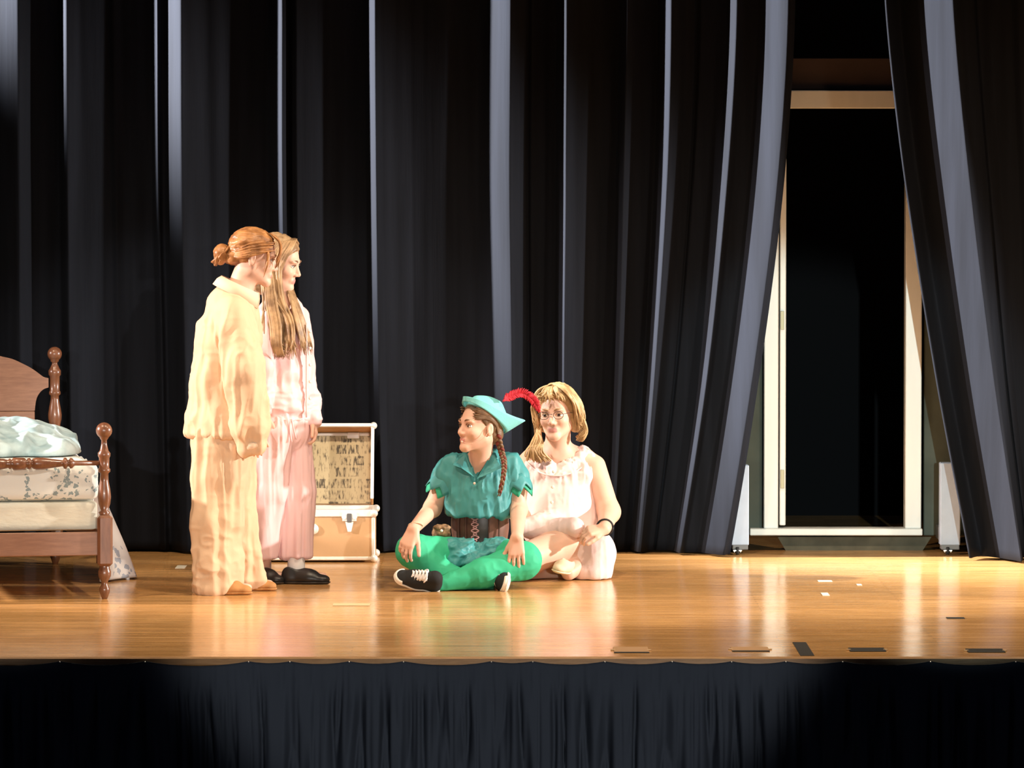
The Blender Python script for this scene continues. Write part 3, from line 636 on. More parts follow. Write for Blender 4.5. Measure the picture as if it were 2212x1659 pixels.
M_TEAL = mat('teal_tunic_satin', (0.055, 0.265, 0.275), 0.5, 0.35, bump=0.06, bscale=220)
M_LIME = mat('bright_green_lining', (0.03, 0.36, 0.22), 0.6, 0.3)
M_TIGHT = mat('green_tights', (0.040, 0.43, 0.235), 0.65, 0.25, bump=0.1, bscale=260)
M_HAT = mat('turquoise_felt', (0.20, 0.58, 0.60), 0.85, 0.15, bump=0.2, bscale=150)
M_CORS = mat('brown_corset_leather', (0.085, 0.036, 0.027), 0.42, 0.4, var=0.3, vscale=16)
M_CORSP = mat('reddish_brown_leather', (0.20, 0.085, 0.06), 0.45, 0.4, var=0.2, vscale=16)
M_BLKLEA = mat('black_leather', (0.018, 0.016, 0.016), 0.38, 0.45, var=0.2, vscale=20)
M_CANVAS = mat('black_canvas', (0.02, 0.021, 0.022), 0.8, 0.2)
M_SLIP = mat('tan_slipper_suede', (0.50, 0.24, 0.085), 0.75, 0.2, var=0.2, vscale=20)
M_SOLEW = mat('white_rubber', (0.74, 0.70, 0.62), 0.6, 0.3)
M_RED = mat('red_feather', (0.62, 0.025, 0.045), 0.6, 0.3, var=0.3, vscale=40)
M_RIB = mat('dark_red_ribbon', (0.16, 0.03, 0.02), 0.6, 0.3)
M_BUT = mat('pearl_button', (0.75, 0.68, 0.60), 0.3, 0.5)

class HeadFrame:
    def __init__(s, c, yaw, pitch=0, roll=0, scale=1.0):
        y, p, r = map(math.radians, (yaw, pitch, roll)); f0 = V(math.cos(y), math.sin(y), 0); l = V(-math.sin(y), math.cos(y), 0); z = V(0, 0, 1)
        f = f0 * math.cos(p) + z * math.sin(p); u = -f0 * math.sin(p) + z * math.cos(p)
        s.c = np.array(c, float); s.f = f; s.l = l * math.cos(r) + u * math.sin(r); s.u = u * math.cos(r) - l * math.sin(r); s.s = scale; s.ax = [s.f, s.l, s.u]
    def __call__(s, x, y, z): return s.c + s.s * (x * s.f + y * s.l + z * s.u)
    def local(s, P): D = np.asarray(P) - s.c; return np.stack([D @ s.f, D @ s.l, D @ s.u], -1) / s.s
    def R(s, *r): return [q * s.s for q in r]
def head_sdf(F, H):
    k = H.s; E = lambda c, r, kk, sub=False: F.ell(H(*c), H.R(*r), kk, H.ax, sub)
    E((-.012, 0, .033), (.098, .075, .086), .02); E((.026, 0, -.022), (.064, .060, .084), .03)
    for sg in (-1, 1):
        F.cone(H(.0, sg * .046, -.056), H(.068, sg * .013, -.099), .020 * k, .014 * k, .03); E((.056, sg * .038, -.030), (.030, .024, .024), .02)
        E((.078, sg * .028, .020), (.016, .026, .009), .016)
    E((.074, 0, -.101), (.017, .020, .016), .02)
    for sg in (-1, 1): E((.100, sg * .033, -.002), (.016, .020, .012), .014, True)
    F.cone(H(.084, 0, .006), H(.104, 0, -.034), .008 * k, .0110 * k, .010)
    for sg in (-1, 1): E((.094, sg * .0120, -.039), (.011, .0085, .008), .006)
    E((.079, 0, -.066), (.013, .024, .014), .014); E((.0865, 0, -.0640), (.0075, .020, .005), .004); E((.0860, 0, -.0735), (.0075, .017, .006), .004)
    for sg in (-1, 1):
        E((-.008, sg * .077, -.010), (.018, .008, .031), .004); E((-.004, sg * .086, -.006), (.009, .006, .018), .004, True)
def add_face(body, H, brow=M_BROW):
    for sg in (-1, 1):
        c = H(.0745, sg * .033, -.002); m = MB().sphere(c, (.0150 * H.s, .0085 * H.s, .0128 * H.s), 16, 12, [H.l, H.u, H.f])
        nf = len(m.f); idx = [1 if np.linalg.norm(np.cross(np.mean([m.v[i] for i in q], 0) - c, H.f)) < .0068 * H.s else 0 for q in m.f]
        mesh_obj('eye', m.v, m.f, [M_EYEW, M_IRIS], body, True, idx)
        pts = spline([H(.0915, sg * .014, .019), H(.0925, sg * .030, .0255), H(.078, sg * .052, .0215)], 9); MB().tube(pts, np.array([.003, .0042, .0046, .0046, .0044, .004, .0035, .003, .002]) * H.s, 6).build('eyebrow', brow, body, True)
        ld = spline([H(.0865, sg * .0185, .002), H(.0915, sg * .032, .0085), H(.080, sg * .0475, .001)], 9); MB().tube(ld, .0020 * H.s, 5).build('eyelid', brow, body, True)
def lip_idx(v, f, H):
    L = H.local(v[f].mean(1)); return ((L[:, 0] > .082) & (np.abs(L[:, 1]) < .0195) & (L[:, 2] < -.0590) & (L[:, 2] > -.0795)).astype(int)
def hand(F, w_, d, n, t, curls=(20, 25, 20), spread=.06, sc=1.0, thumb_curl=10, thumb_out=40):
    """d finger direction, n the way the palm faces, t towards the thumb"""
    d = nrm(d); n = nrm(n - d * np.dot(n, d)); t_ = np.cross(d, n); t_ = t_ if np.dot(t_, t) > 0 else -t_
    kx = [.030, .0105, -.0095, -.028]; ln = [.070, .078, .072, .056]; out = [.083, .086, .082, .075]
    for i in range(4):
        kn = w_ + sc * (d * out[i] + t_ * kx[i]); F.cone(w_ + sc * t_ * kx[i] * .55, kn, .0135 * sc, .0115 * sc, .012)
        dd = nrm(d + t_ * spread * (1.5 - i)); a = 0; p = kn; r = .0095 * sc
        for j, fr in enumerate((.45, .30, .25)):
            a += math.radians(curls[j] * (1 + .08 * i)); q = p + sc * ln[i] * fr * (dd * math.cos(a) + n * math.sin(a)); F.cone(p, q, r, r * .92, .0025); p = q; r *= .92
    p = w_ + sc * (d * .018 + t_ * .022 + n * .006); a0 = math.radians(thumb_out); td = nrm(d * math.cos(a0) + t_ * math.sin(a0) + n * .25); a = 0
    for j, (L_, r) in enumerate(((.042, .0135), (.032, .0112), (.027, .0100))):
        if j: td = nrm(td + d * math.radians(thumb_curl) + n * math.radians(thumb_curl) * .5 - t_ * math.radians(thumb_curl) * .6)
        q = p + sc * L_ * td; F.cone(p, q, r * sc, r * .9 * sc, .004 if j else .012); p = q
def build_field(F, name, m, parent, smooth=1, fold=None, matfn=None, label=None):
    v, f = F.mesh(smooth)
    for fo in (fold or []): v = folds(v, f, *fo[:3], **(fo[3] if len(fo) > 3 else {}))
    if fold: v = lap(v, f, .35)
    return mesh_obj(name, v, f, m, parent, True, matfn(v, f) if matfn else None, label=label)
def locks(curves, r0, n=14, jitter=.0, flat=1.0, sides=5):
    m = MB()
    for c in curves:
        p = spline(c, n); t = np.linspace(0, 1, n); p = p + jitter * np.sin(t[:, None] * rng.uniform(4, 9, 3) + rng.uniform(0, 6, 3)) * t[:, None]; rad = (r0 if np.isscalar(r0) else random.uniform(*r0)) * np.clip(np.minimum(1.0, .35 + 6 * t) * np.minimum(1, .12 + 3.2 * (1 - t)), .05, 1); m.tube(p, rad, sides, flat)
    return m
def collar(name, c, axis, front, r, h, flap, m, parent, open_deg=24, spreadf=1.45):
    axis = nrm(axis); fr = nrm(front - axis * np.dot(front, axis)); sd = np.cross(axis, fr); na = 44; rows = []
    a0 = math.radians(open_deg)
    for a in np.linspace(a0, 2 * math.pi - a0, na):
        dr = fr * math.cos(a) + sd * math.sin(a); tip = .35 * max(0, math.cos(a)) ** 2
        rows.append([c + dr * r * .98, c + dr * r * 1.0 + axis * h, c + dr * (r * 1.07) + axis * (h * 1.05), c + dr * r * (1.07 + (spreadf - 1) * .5) + axis * (h * .45 - flap * tip * .3), c + dr * r * (spreadf + tip * .2) - axis * (flap * (.35 + tip))])
    v = np.array(rows).reshape(-1, 3); f = grid_faces(na, 5); n = normals(v, f)
    v2, f2 = thicken(v, f, na, 5, (0, 0, 0)); v2[len(v):] = v - n * .004
    return mesh_obj(name, v2, f2, m, parent, True)
def shoe(name, heel, toe, up, L, W, m_up, m_sole, parent, style='loafer', label=None):
    d = nrm(np.array(toe) - np.array(heel)); u = nrm(np.array(up) - d * np.dot(up, d)); s_ = np.cross(u, d); heel = np.array(heel, float)
    F = Field((-.03, -W, -.01), (L + .04, W, .13), .0038); w2 = W / 2
    hh = {'loafer': .062, 'slipper': .055, 'sneaker': .066, 'ballet': .045}[style]
    F.cone((w2 * .9, 0, .03), (w2 * .9, 0, hh), w2 * .85, w2 * .78, .02); F.cone((w2, 0, .026), (L * .55, 0, .028), w2 * .88, w2 * .92, .02, ((0, 0, 1), .9)); F.cone((L * .55, 0, .025), (L - w2 * .85, 0, .02), w2 * 1.0, w2 * .85, .02, ((0, 0, 1), .62))
    F.cone((w2, 0, hh * .9), (L * .62, 0, .032), w2 * .62, w2 * .7, .02)
    base = F.F.copy(); F.cut((0, 0, .011), (0, 0, -1))
    if style != 'sneaker': F.ell((L * .22, 0, hh + .022), (L * .24, w2 * .62, .040), .006, None, True)
    v, f = F.mesh(1); T = lambda q: heel + q[:, :1] * d + q[:, 1:2] * s_ + q[:, 2:3] * u
    o = mesh_obj(name, T(v), f, m_up, parent, True, label=label)
    F.F = base - .0045; F.cut((0, 0, .0), (0, 0, -1)); F.cut((0, 0, .018 if style == 'sneaker' else .012), (0, 0, 1)); v, f = F.mesh(1); mesh_obj('sole', T(v), f, m_sole, o, True)
    P = lambda x, y, z: heel + x * d + y * s_ + z * u
    if style == 'sneaker':
        lc = MB()
        for i in range(5):
            x = L * (.36 + .065 * i); z = .086 - .0056 * i
            lc.tube(spline([P(x, -w2 * .62, z - .016), P(x + .006, 0, z + .003), P(x + .012, w2 * .62, z - .016)], 8), .0052, 6); lc.tube(spline([P(x, w2 * .62, z - .016), P(x + .006, 0, z + .004), P(x + .012, -w2 * .62, z - .016)], 8), .0052, 6)
        for sg in (-1, 1): lc.tube(spline([P(L * .38, 0, .074), P(L * .36, sg * .022, .082), P(L * .40, sg * .035, .066), P(L * .38, sg * .008, .074)], 10), .0035, 5)
        lc.build('laces', M_WHITECL, o, True)
        F2 = Field((-.03, -W, -.01), (L + .04, W, .13), .0038); F2.F = base - .003; F2.cut((L * .80, 0, 0), (-1, 0, .2)); F2.cut((0, 0, .012), (0, 0, -1)); F2.cut((0, 0, .032), (0, 0, 1)); v, f = F2.mesh(1); mesh_obj('toe_cap', T(v), f, m_sole, o, True)
    elif style == 'loafer':
        MB().tube(spline([P(L * .50, -w2 * .85, .030), P(L * .49, -w2 * .4, .053), P(L * .49, w2 * .4, .053), P(L * .50, w2 * .85, .030)], 12), .006, 6, .5).build('strap', m_up, o, True)
    return o
def buttons(pts, r, m, parent, face=(0, -1, 0)):
    for p in pts: MB().lathe(p, face, [(-.003, r), (.002, r), (.0035, r * .7)], 12).build('button', m, parent, True)
UPZ = V(0, 0, 1)

# ---------------------------------------------------------------- person in tan pyjamas
YA = gy(1279); A = lambda px, py, dy=0.0: at(px, py, YA + dy)
pa = empty('person', (A(490, 1279)[0], YA, 0), 'standing person in loose tan pyjamas with auburn hair in a bun, seen from the side', 'person')
HA = HeadFrame(A(549, 556), 4, -10, 0, 1.0)
F = Field(A(390, 1300, -.36) * V(1, 1, 0) - V(0, 0, .02), A(640, 470, .36), .0042)
head_sdf(F, HA); F.cone(HA(-.02, 0, -.05), A(512, 645), .055, .062, .03)
F.chain([A(505, 655), A(495, 720), A(490, 830), A(487, 930)], [.07, .10, .095, .10], .04, ((0, 1, 0), 1.35))
for sg in (-1, 1): F.chain([A(503, 668, sg * .15), A(520 if sg < 0 else 502, 800, sg * .20), A(545 if sg < 0 else 515, 925, sg * .19)], [.048, .038, .027], .02)
for sg, ax_ in ((-1, 545), (1, 515)): hand(F, A(ax_, 928, sg * .19), V(.12, 0, -1), V(0, -sg, 0), V(1, 0, 0), (14, 16, 12), .02, .82)
F.chain([A(480, 950, -.09), A(472, 1110, -.1), A(470, 1262, -.1)], [.085, .055, .036], .03); F.chain([A(487, 950, .09), A(500, 1110, .1), A(518, 1258, .1)], [.085, .055, .036], .03)
for x0, sg in ((470, -1), (518, 1)): b = A(x0, 1262, sg * .1); F.cone(V(b[0], b[1], .035), V(b[0] + .13, b[1], .028), .03, .024, .02, ((0, 0, 1), .8))
ba = build_field(F, 'body', [M_SKIN, M_LIP], pa, 1, matfn=lambda v, f: lip_idx(v, f, HA)); add_face(ba, HA, mat('auburn_brow', (0.30, 0.14, 0.06), .7))
# hair: cap, bun, loose locks
F = Field(HA.c - .22, HA.c + .2, .004); F.ell(HA(-.016, 0, .038), (.106, .0835, .094), .01, HA.ax); F.cut(HA(.0, 0, .005), -(HA.u * .74 - HA.f * .67)); F.ell(HA(-.095, 0, -.015), (.04, .05, .035), .02, HA.ax)
F.ell(HA(-.008, -.080, -.010), (.024, .018, .036), .006, HA.ax, True); F.ell(HA(-.008, .080, -.010), (.024, .018, .036), .006, HA.ax, True)
hr = build_field(F, 'hair', M_AUB, pa, 1, [(.006, (14, 30, 70), 2.0)])
F = Field(HA.c - V(.26, .12, .14), HA.c + V(-.05, .12, .1), .004); F.ell(HA(-.148, 0, -.012), (.032, .042, .044), .01, HA.ax); F.ell(HA(-.125, 0, -.004), (.022, .024, .026), .02, HA.ax)
bun = build_field(F, 'bun', M_AUB, hr, 1, [(.007, (30, 30, 30), 5.0)])
cv = []
for i in range(60):
    z = random.uniform(-.03, .06); y = -.5 + z * 3; sd = random.choice((-1, -1, 1)); cv.append([HA(random.uniform(.02, .085), sd * random.uniform(.045, .078), z * .6 + .05), HA(-.02, sd * .086, z * .7 + .02), HA(-.075, sd * .065, z * .5), HA(-.125, sd * .012, -.004)])
for i in range(46):
    sd = random.choice((-1, -1, 1)); y0 = random.uniform(.0, .05); cv.append([HA(.05, sd * y0 * .6, .120), HA(.098, sd * (y0 + .005), .09), HA(.112, sd * (y0 + .02), .045), HA(.098 + random.uniform(0, .014), sd * (y0 + .030), random.uniform(-.035, .01))])
for i in range(14): cv.append([HA(.055, -.07, .04), HA(.062, -.084, .0), HA(.055, -.080, -.05 - random.uniform(0, .03))])
for i in range(26):
    a = random.uniform(0, 6.28); r_ = .030; cv.append([HA(-.148 + .02 * math.cos(a + k * .9), r_ * math.sin(a + k * .9) * 1.2, -.012 + .040 * math.cos(a + k * .9)) + rng.normal(0, .006, 3) for k in range(5)])
locks(cv, (.0035, .0065)).build('hair_locks', M_AUB, hr, True)
MB().tube(spline([HA(-.112 + .004 * math.sin(t * 3), .026 * math.cos(t), -.003 + .026 * math.sin(t)) for t in np.linspace(0, 6.28, 12)], 30), .006, 6).build('scrunchie', M_TANHEM, hr, True)
# jacket
F = Field(A(385, 990, -.40), A(600, 600, .40), .0048); F.chain([A(512, 636), A(500, 664), A(492, 730), A(489, 820), A(486, 945)], [.072, .108, .122, .140, .168], .04, ((0, 1, 0), 1.22))
F.cut(A(486, 937), (0, 0, -1)); F.cut(A(520, 632), nrm(V(.45, 0, .9)))
F.chain([A(503, 676, -.15), A(524, 800, -.215), A(541, 920, -.205), A(548, 962, -.2)], [.075, .080, .072, .056], .022); F.chain([A(500, 674, .15), A(503, 800, .21), A(512, 935, .2)], [.075, .075, .06], .022)
dn = lambda v: np.clip((v[:, 2] - A(0, 640)[2]) * -8, 0.15, 1)
jk = build_field(F, 'jacket', M_TAN, pa, 1, [(.026, (14, 14, 3.2), 1.0, dict(mask=dn)), (.006, (12, 12, 12), 6.0, dict(mask=dn))])
collar('collar', A(513, 630), nrm(V(.42, 0, .9)), V(1, 0, -.3), .086, .032, .046, M_TANHEM, jk, 16, 1.30)
cuff = MB().tube(spline([A(545, 952, -.203), A(549, 966, -.2)], 6), [.056, .059, .060, .060, .059, .056], 20).build('cuff', M_TANHEM, jk, True)
mk = MB()
# patch pocket on the near side of the jacket
F = Field(A(385, 990, -.40), A(600, 600, .40), .0048)
# trousers
F = Field(A(395, 1300, -.32) * V(1, 1, 0) - V(0, 0, .02), A(620, 900, .32), .0048)
F.ell(A(484, 955), (.135, .165, .10), .03); F.chain([A(478, 950, -.075), A(470, 1030, -.09), A(468, 1120, -.1), A(467, 1210, -.1), A(468, 1268, -.1)], [.128, .112, .098, .092, .094], .025); F.chain([A(490, 950, .075), A(497, 1040, .09), A(506, 1130, .1), A(517, 1215, .1), A(530, 1262, .1)], [.12, .105, .092, .085, .08], .025)
F.cut(V(0, 0, .008), (0, 0, -1)); lowm = lambda v: .25 + .75 * (1 - sstep(.1, .45, v[:, 2]))
F.ell(A(535, 1284, -.12), (.13, .10, .05), .02, None, True); F.ell(A(595, 1278, .1), (.11, .10, .05), .02, None, True)
build_field(F, 'trousers', M_TAN, pa, 1, [(.023, (14, 14, 1.6), 8.0), (.013, (11, 11, 13), 2.0, dict(mask=lowm))])
for (x0, x1, dy) in ((446, 545, -.12), (500, 597, .10)):
    h_ = A(x0, 1279, dy) * V(1, 1, 0); t_ = A(x1, 1279, dy) * V(1, 1, 0); shoe('slipper', h_ + V(0, 0, .001), t_ + V(0, -.02, .001), UPZ, .205, .085, M_SLIP, M_SLIP, pa, 'slipper')

# ---------------------------------------------------------------- person in pink pyjamas
YB = gy(1260); B = lambda px, py, dy=0.0: at(px, py, YB + dy)
pb = empty('person', (B(605, 1260)[0], YB, 0), 'standing person in pink pyjamas with very long light brown hair and black loafers', 'person')
HB = HeadFrame(B(601, 567), -14, -12, 0, 1.02); fb = V(.72, -.69, 0); wb = V(.69, .72, 0)
F = Field(B(510, 1290, -.34) * V(1, 1, 0) - V(0, 0, .02), B(735, 490, .34), .0042); head_sdf(F, HB); F.cone(HB(-.02, 0, -.05), B(606, 655), .048, .05, .03)
F.chain([B(608, 672), B(612, 730), B(614, 820), B(612, 900)], [.06, .08, .072, .08], .04, (wb, 1.45))
LW_ = B(673, 903, .03); F.chain([B(646, 684, .09), B(655, 790, .11), LW_], [.042, .034, .024], .02); F.chain([B(574, 684, -.10), B(566, 790, -.13), B(562, 890, -.12)], [.042, .034, .024], .02)
hand(F, LW_, V(.20, -.10, -1), V(-.9, -.25, 0), V(.5, -.8, 0), (24, 30, 22), .07, .88, 8, 38); hand(F, B(562, 890, -.12), V(.05, 0, -1), V(.7, .7, 0), V(.7, -.7, 0), (20, 20, 16), .04, .85)
F.chain([B(632, 925, .05), B(640, 1070, .05), B(640, 1235, .03)], [.08, .052, .034], .03); F.chain([B(595, 925, -.05), B(575, 1070, -.03), B(567, 1235, .02)], [.08, .052, .034], .03)
for x0, dy in ((640, .03), (567, .02)): b = B(x0, 1235, dy); F.cone(V(b[0], b[1], .035), V(b[0] + .12, b[1] - .02, .03), .03, .024, .02, ((0, 0, 1), .8))
bb = build_field(F, 'body', [M_SKIN, M_LIP], pb, 1, matfn=lambda v, f: lip_idx(v, f, HB)); add_face(bb, HB)
F = Field(HB.c - .22, HB.c + .2, .004); F.ell(HB(-.014, 0, .038), H_R := HB.R(.104, .082, .093), .01, HB.ax); F.cut(HB(.035, 0, .0), -(HB.u * .50 - HB.f * .87)); F.cone(HB(-.05, -.045, .0), HB(-.045, -.06, -.12), .05, .035, .03); F.cone(HB(-.05, .045, .0), HB(-.045, .055, -.12), .05, .03, .03)
hb = build_field(F, 'hair', M_LBRN, pb, 1, [(.005, (40, 40, 8), 3.0)])
cv = []
for i in range(150):
    q = random.random(); w0 = random.random(); x1 = 556 + 66 * q; 
    cv.append([HB(.065 - .10 * w0, -.004, .122 - .012 * w0), HB(.070 - .125 * w0, -.070, .085), HB(.050 - .115 * w0, -.098, .0), B(590 - 26 * (1 - q) + 24 * (1 - w0), 640, -.135 + .03 * random.random()), B(x1 + 10, 690, -.155 + .035 * random.random()), B(x1 + 10 + 8 * math.sin(q * 9), 735, -.17 + .035 * random.random()), B(x1 + 12 + random.uniform(-8, 14), 748 + random.uniform(0, 30), -.165 + .03 * random.random())])
for i in range(80):
    q = random.random(); w0 = random.random()
    cv.append([HB(.06 - .10 * w0, .004, .122 - .012 * w0), HB(.055 - .12 * w0, .072, .085), HB(.005 - .06 * w0, .096, .0), B(628 + 12 * q, 648, -.075 + .03 * q), B(636 + 18 * q, 685, -.125 + .06 * q), B(645 + 22 * q, 722, -.135 + .09 * q), B(652 + 24 * q, 742 + random.uniform(0, 26), -.125 + .10 * q)])
for i in range(26): # locks falling in front of the near shoulder, thicker and curling
    q = random.random(); cv.append([HB(-.02, -.085, .03), B(575 + 20 * q, 640, -.15), B(584 + 22 * q, 700, -.19), B(588 + 20 * q, 745, -.20), B(594 + 22 * q, 772, -.18)])
locks(cv, (.004, .0085), 18, sides=5).build('hair_locks', M_LBRN, hb, True)
# shirt
F = Field(B(525, 960, -.34), B(710, 610, .34), .0046); F.chain([B(607, 655), B(609, 680), B(613, 730), B(615, 800), B(614, 860), B(613, 925)], [.055, .082, .092, .088, .092, .102], .035, (wb, 1.42))
F.cut(B(613, 907), (0, 0, -1)); F.cone(B(614, 640, -.05), B(632, 690, -.10), .055, .012, .01, None, True)
F.chain([B(642, 686, .085), B(655, 790, .115), B(664, 860, .07), B(671, 900, .035)], [.052, .050, .045, .040], .02); F.chain([B(576, 686, -.10), B(566, 790, -.135), B(562, 880, -.12)], [.052, .05, .044], .02)
shb = build_field(F, 'pyjama_shirt', M_PINK, pb, 1, [(.013, (14, 14, 5), 3.0), (.014, (9, 9, 26), 6.0, dict(mask=lambda v: 1 - sstep(B(0, 880)[2], B(0, 800)[2], v[:, 2])))])
pcs = [B(634 + 4 * math.sin(i), 712 + 36 * i, 0) for i in range(6)]
buttons([B(636, 715 + 36 * i, 0) + fb * .105 - wb * .0 for i in range(5)], .007, M_BUT, shb, fb)
MB().tube(spline([B(627, y, 0) + fb * (.108) for y in (700, 760, 830, 900)], 16), .008, 6, .5).build('placket', M_PINK, shb, True)
# trousers
F = Field(B(505, 1290, -.30) * V(1, 1, 0), B(700, 870, .30), .0048); F.chain([B(612, 880), B(612, 930)], [.09, .098], .03, (wb, 1.3)); F.chain([B(632, 930, .05), B(639, 1060, .05), B(640, 1215, .03)], [.088, .078, .074], .018); F.chain([B(592, 930, -.05), B(576, 1060, -.03), B(565, 1220, .0)], [.088, .080, .076], .018)
F.cut(B(610, 1204), (0, 0, -1)); tb = build_field(F, 'pyjama_trousers', M_PINK, pb, 1, [(.012, (11, 11, 1.3), 5.0), (.012, (24, 24, 1.8), 9.0)])
MB().tube(spline([B(628, 905, -.12), B(626, 925, -.125), B(630, 955, -.12)], 8), .004, 5).tube(spline([B(630, 905, -.12), B(634, 925, -.122), B(640, 948, -.11)], 8), .004, 5).build('drawstring', M_PINK, tb, True)
for (xa, xh, xt, dy) in ((640, 612, 713, .0), (567, 542, 592, .06)):
    MB().lathe(B(xa, 1242, dy + .0) * V(1, 1, 0) + V(0, 0, .05), UPZ, [(0, .040), (.02, .041), (.05, .040), (.09, .041), (.12, .041)], 20).build('sock', M_WHITECL, pb, True)
shoe('loafer', B(608, 1263, -.02) * V(1, 1, 0) + V(0, 0, .001), B(713, 1263, -.05) * V(1, 1, 0) + V(0, 0, .001), UPZ, .225, .088, M_BLKLEA, M_BLKLEA, pb, 'loafer')
shoe('loafer', B(540, 1260, .05) * V(1, 1, 0) + V(0, 0, .001), B(600, 1260, -.06) * V(1, 1, 0) + V(0, 0, .001), UPZ, .20, .088, M_BLKLEA, M_BLKLEA, pb, 'loafer')
# ---------------------------------------------------------------- seated person in the green costume
C = at
pc = empty('person', (C(1035, 1260, 3.45)[0], 3.42, 0), 'person sitting cross-legged in teal tunic, green tights and feathered turquoise hat', 'person')
HC = HeadFrame(C(1036, 922, 3.40), 180 + 34, 6, 0, 1.0)
F = Field(V(C(845, 1300, 3.1)[0], 2.95, -.02), V(C(1175, 800, 3.4)[0], 3.85, C(1100, 850, 3.4)[2]), .0042); head_sdf(F, HC); F.cone(HC(-.022, 0, -.05), C(1037, 1000, 3.47), .050, .054, .03)
F.chain([C(1037, 1008, 3.48), C(1037, 1050, 3.5), C(1037, 1120, 3.5), C(1037, 1190, 3.5)], [.062, .082, .070, .085], .04, ((1, 0, 0), 1.45))
WL = C(893, 1143, 3.20); WR = C(1117, 1160, 3.15)
F.chain([C(970, 1014, 3.5), C(934, 1098, 3.50), WL], [.044, .040, .026], .02); F.chain([C(1108, 1012, 3.5), C(1120, 1102, 3.46), WR], [.044, .040, .026], .02)
hand(F, WL, V(-.38, -.30, -.85), V(.45, .85, -.25), V(1, 0, 0), (16, 26, 22), .07, .98, 4, 30)
hand(F, WR, V(-.03, -.14, -1), V(.0, 1, -.1), V(-1, 0, 0), (8, 14, 12), .10, .95, 4, 30)
kL = C(893, 1190, 3.27); kR = C(1128, 1205, 3.24)
aL = C(1062, 1262, 3.24); aR = C(948, 1266, 3.12)
F.chain([C(1000, 1208, 3.48), kL, C(960, 1245, 3.25), aL], [.070, .052, .042, .032], .03); F.chain([C(1075, 1208, 3.48), kR, C(1045, 1238, 3.16), aR], [.070, .055, .045, .030], .03)
F.cone(aL, C(1086, 1258, 3.21), .028, .018, .02); F.cone(aR, C(885, 1256, 3.10), .03, .024, .02)
F.cut(V(0, 0, .003), (0, 0, -1))
bc = build_field(F, 'body', [M_SKIN, M_LIP], pc, 1, matfn=lambda v, f: lip_idx(v, f, HC)); add_face(bc, HC)
F = Field(HC.c - .2, HC.c + .2, .004); F.ell(HC(-.016, 0, .034), (.103, .081, .090), .01, HC.ax); F.cut(HC(.010, 0, .0), -(HC.u * .62 - HC.f * .78)); F.ell(HC(-.07, 0, -.03), (.045, .06, .045), .02, HC.ax)
for sg in (-1, 1): F.ell(HC(-.006, sg * .082, -.012), (.026, .02, .038), .006, HC.ax, True)
hc = build_field(F, 'hair', M_BRN, pc, 1, [(.004, (40, 40, 14), 2.0)])
cv = []
for i in range(90):
    sd = random.choice((1, 1, -1)); z0 = random.uniform(.03, .09); cv.append([HC(random.uniform(.045, .075), sd * random.uniform(.045, .062), z0), HC(.015, sd * .082, z0 * .55 + .02), HC(-.035, sd * .080, z0 * .4 - .0), HC(-.07, sd * .055, z0 * .3 - .05)])
locks(cv, (.003, .0055), 12).build('hair_locks', M_BRN, hc, True)
# braid over the near shoulder, ribbon woven in
path = spline([HC(-.062, .055, -.030), C(1083, 975, 3.42), C(1089, 1000, 3.385), C(1087, 1030, 3.355), C(1078, 1072, 3.36)], 60)
for k in range(3):
    ph = k * 2.094; s_ = np.linspace(0, 1, 60); r = .0105 * (1 - .45 * s_); T_ = nrm(path[-1] - path[0]); X_ = V(1, 0, 0); Y_ = nrm(np.cross(T_, X_))
    pts = path + (np.sin(s_ * 34 + ph) * r * 1.0)[:, None] * X_ + (np.sin(2 * (s_ * 34 + ph)) * r * .55)[:, None] * Y_
    MB().tube(pts, .0085 * (1 - .4 * s_) * np.where(s_ > .96, .5, 1), 7).build('braid_strand', M_RIB if k == 0 else M_BRN, hc, True)
# headset microphone
MB().tube(spline([HC(.0, .088, -.005), HC(.03, .078, -.055), HC(.075, .050, -.080), HC(.108, .030, -.075)], 16), .0011, 6).sphere(HC(.110, .029, -.075), .005, 8, 6).build('headset_microphone', mat('beige_wire', (.66, .40, .30), .5), pc, True)
# hat: crown, turned up brim with pointed tail
def hatpt(a, t):
    """a angle from front, t 0 base .. 1 brim edge"""
    ca, sa = math.cos(a), math.sin(a); back = (1 - ca) / 2
    x = -.020 + ca * .106; y = sa * .090; z = .046 + .064 * ca
    out = t * (.006 + .060 * back ** 2.5 + .010 * max(0, ca) ** 6); up = t * (.034 + .010 * back + .034 * back ** 3) - .008 * t * max(0, ca) ** 3
    return HC(x + ca * out - .52 * up, y + sa * (out * .6 - .10 * up), z + .86 * up)
na, nt = 72, 7; rows = [[hatpt(a, t) for t in np.linspace(0, 1, nt)] for a in np.linspace(0, 2 * math.pi, na)]
v = np.array(rows).reshape(-1, 3); f = grid_faces(na, nt); nn = normals(v, f); v2, f2 = thicken(v, f, na, nt, (0, 0, 0)); v2[len(v):] = v + nn * .005
F = Field(HC.c - .2, HC.c + .25, .004); F.ell(HC(-.020, 0, .040), (.111, .089, .100), .01, HC.ax); F.cone(HC(.03, 0, .122), HC(-.085, 0, .105), .014, .018, .03); nh = nrm(HC.u * .106 - HC.f * .064)
F.cut(HC(-.020, 0, .046), -nh); hat = build_field(F, 'hat', M_HAT, pc, 2, label='turquoise felt hat with turned up brim')
mesh_obj('brim', v2, f2, M_HAT, hat, True)
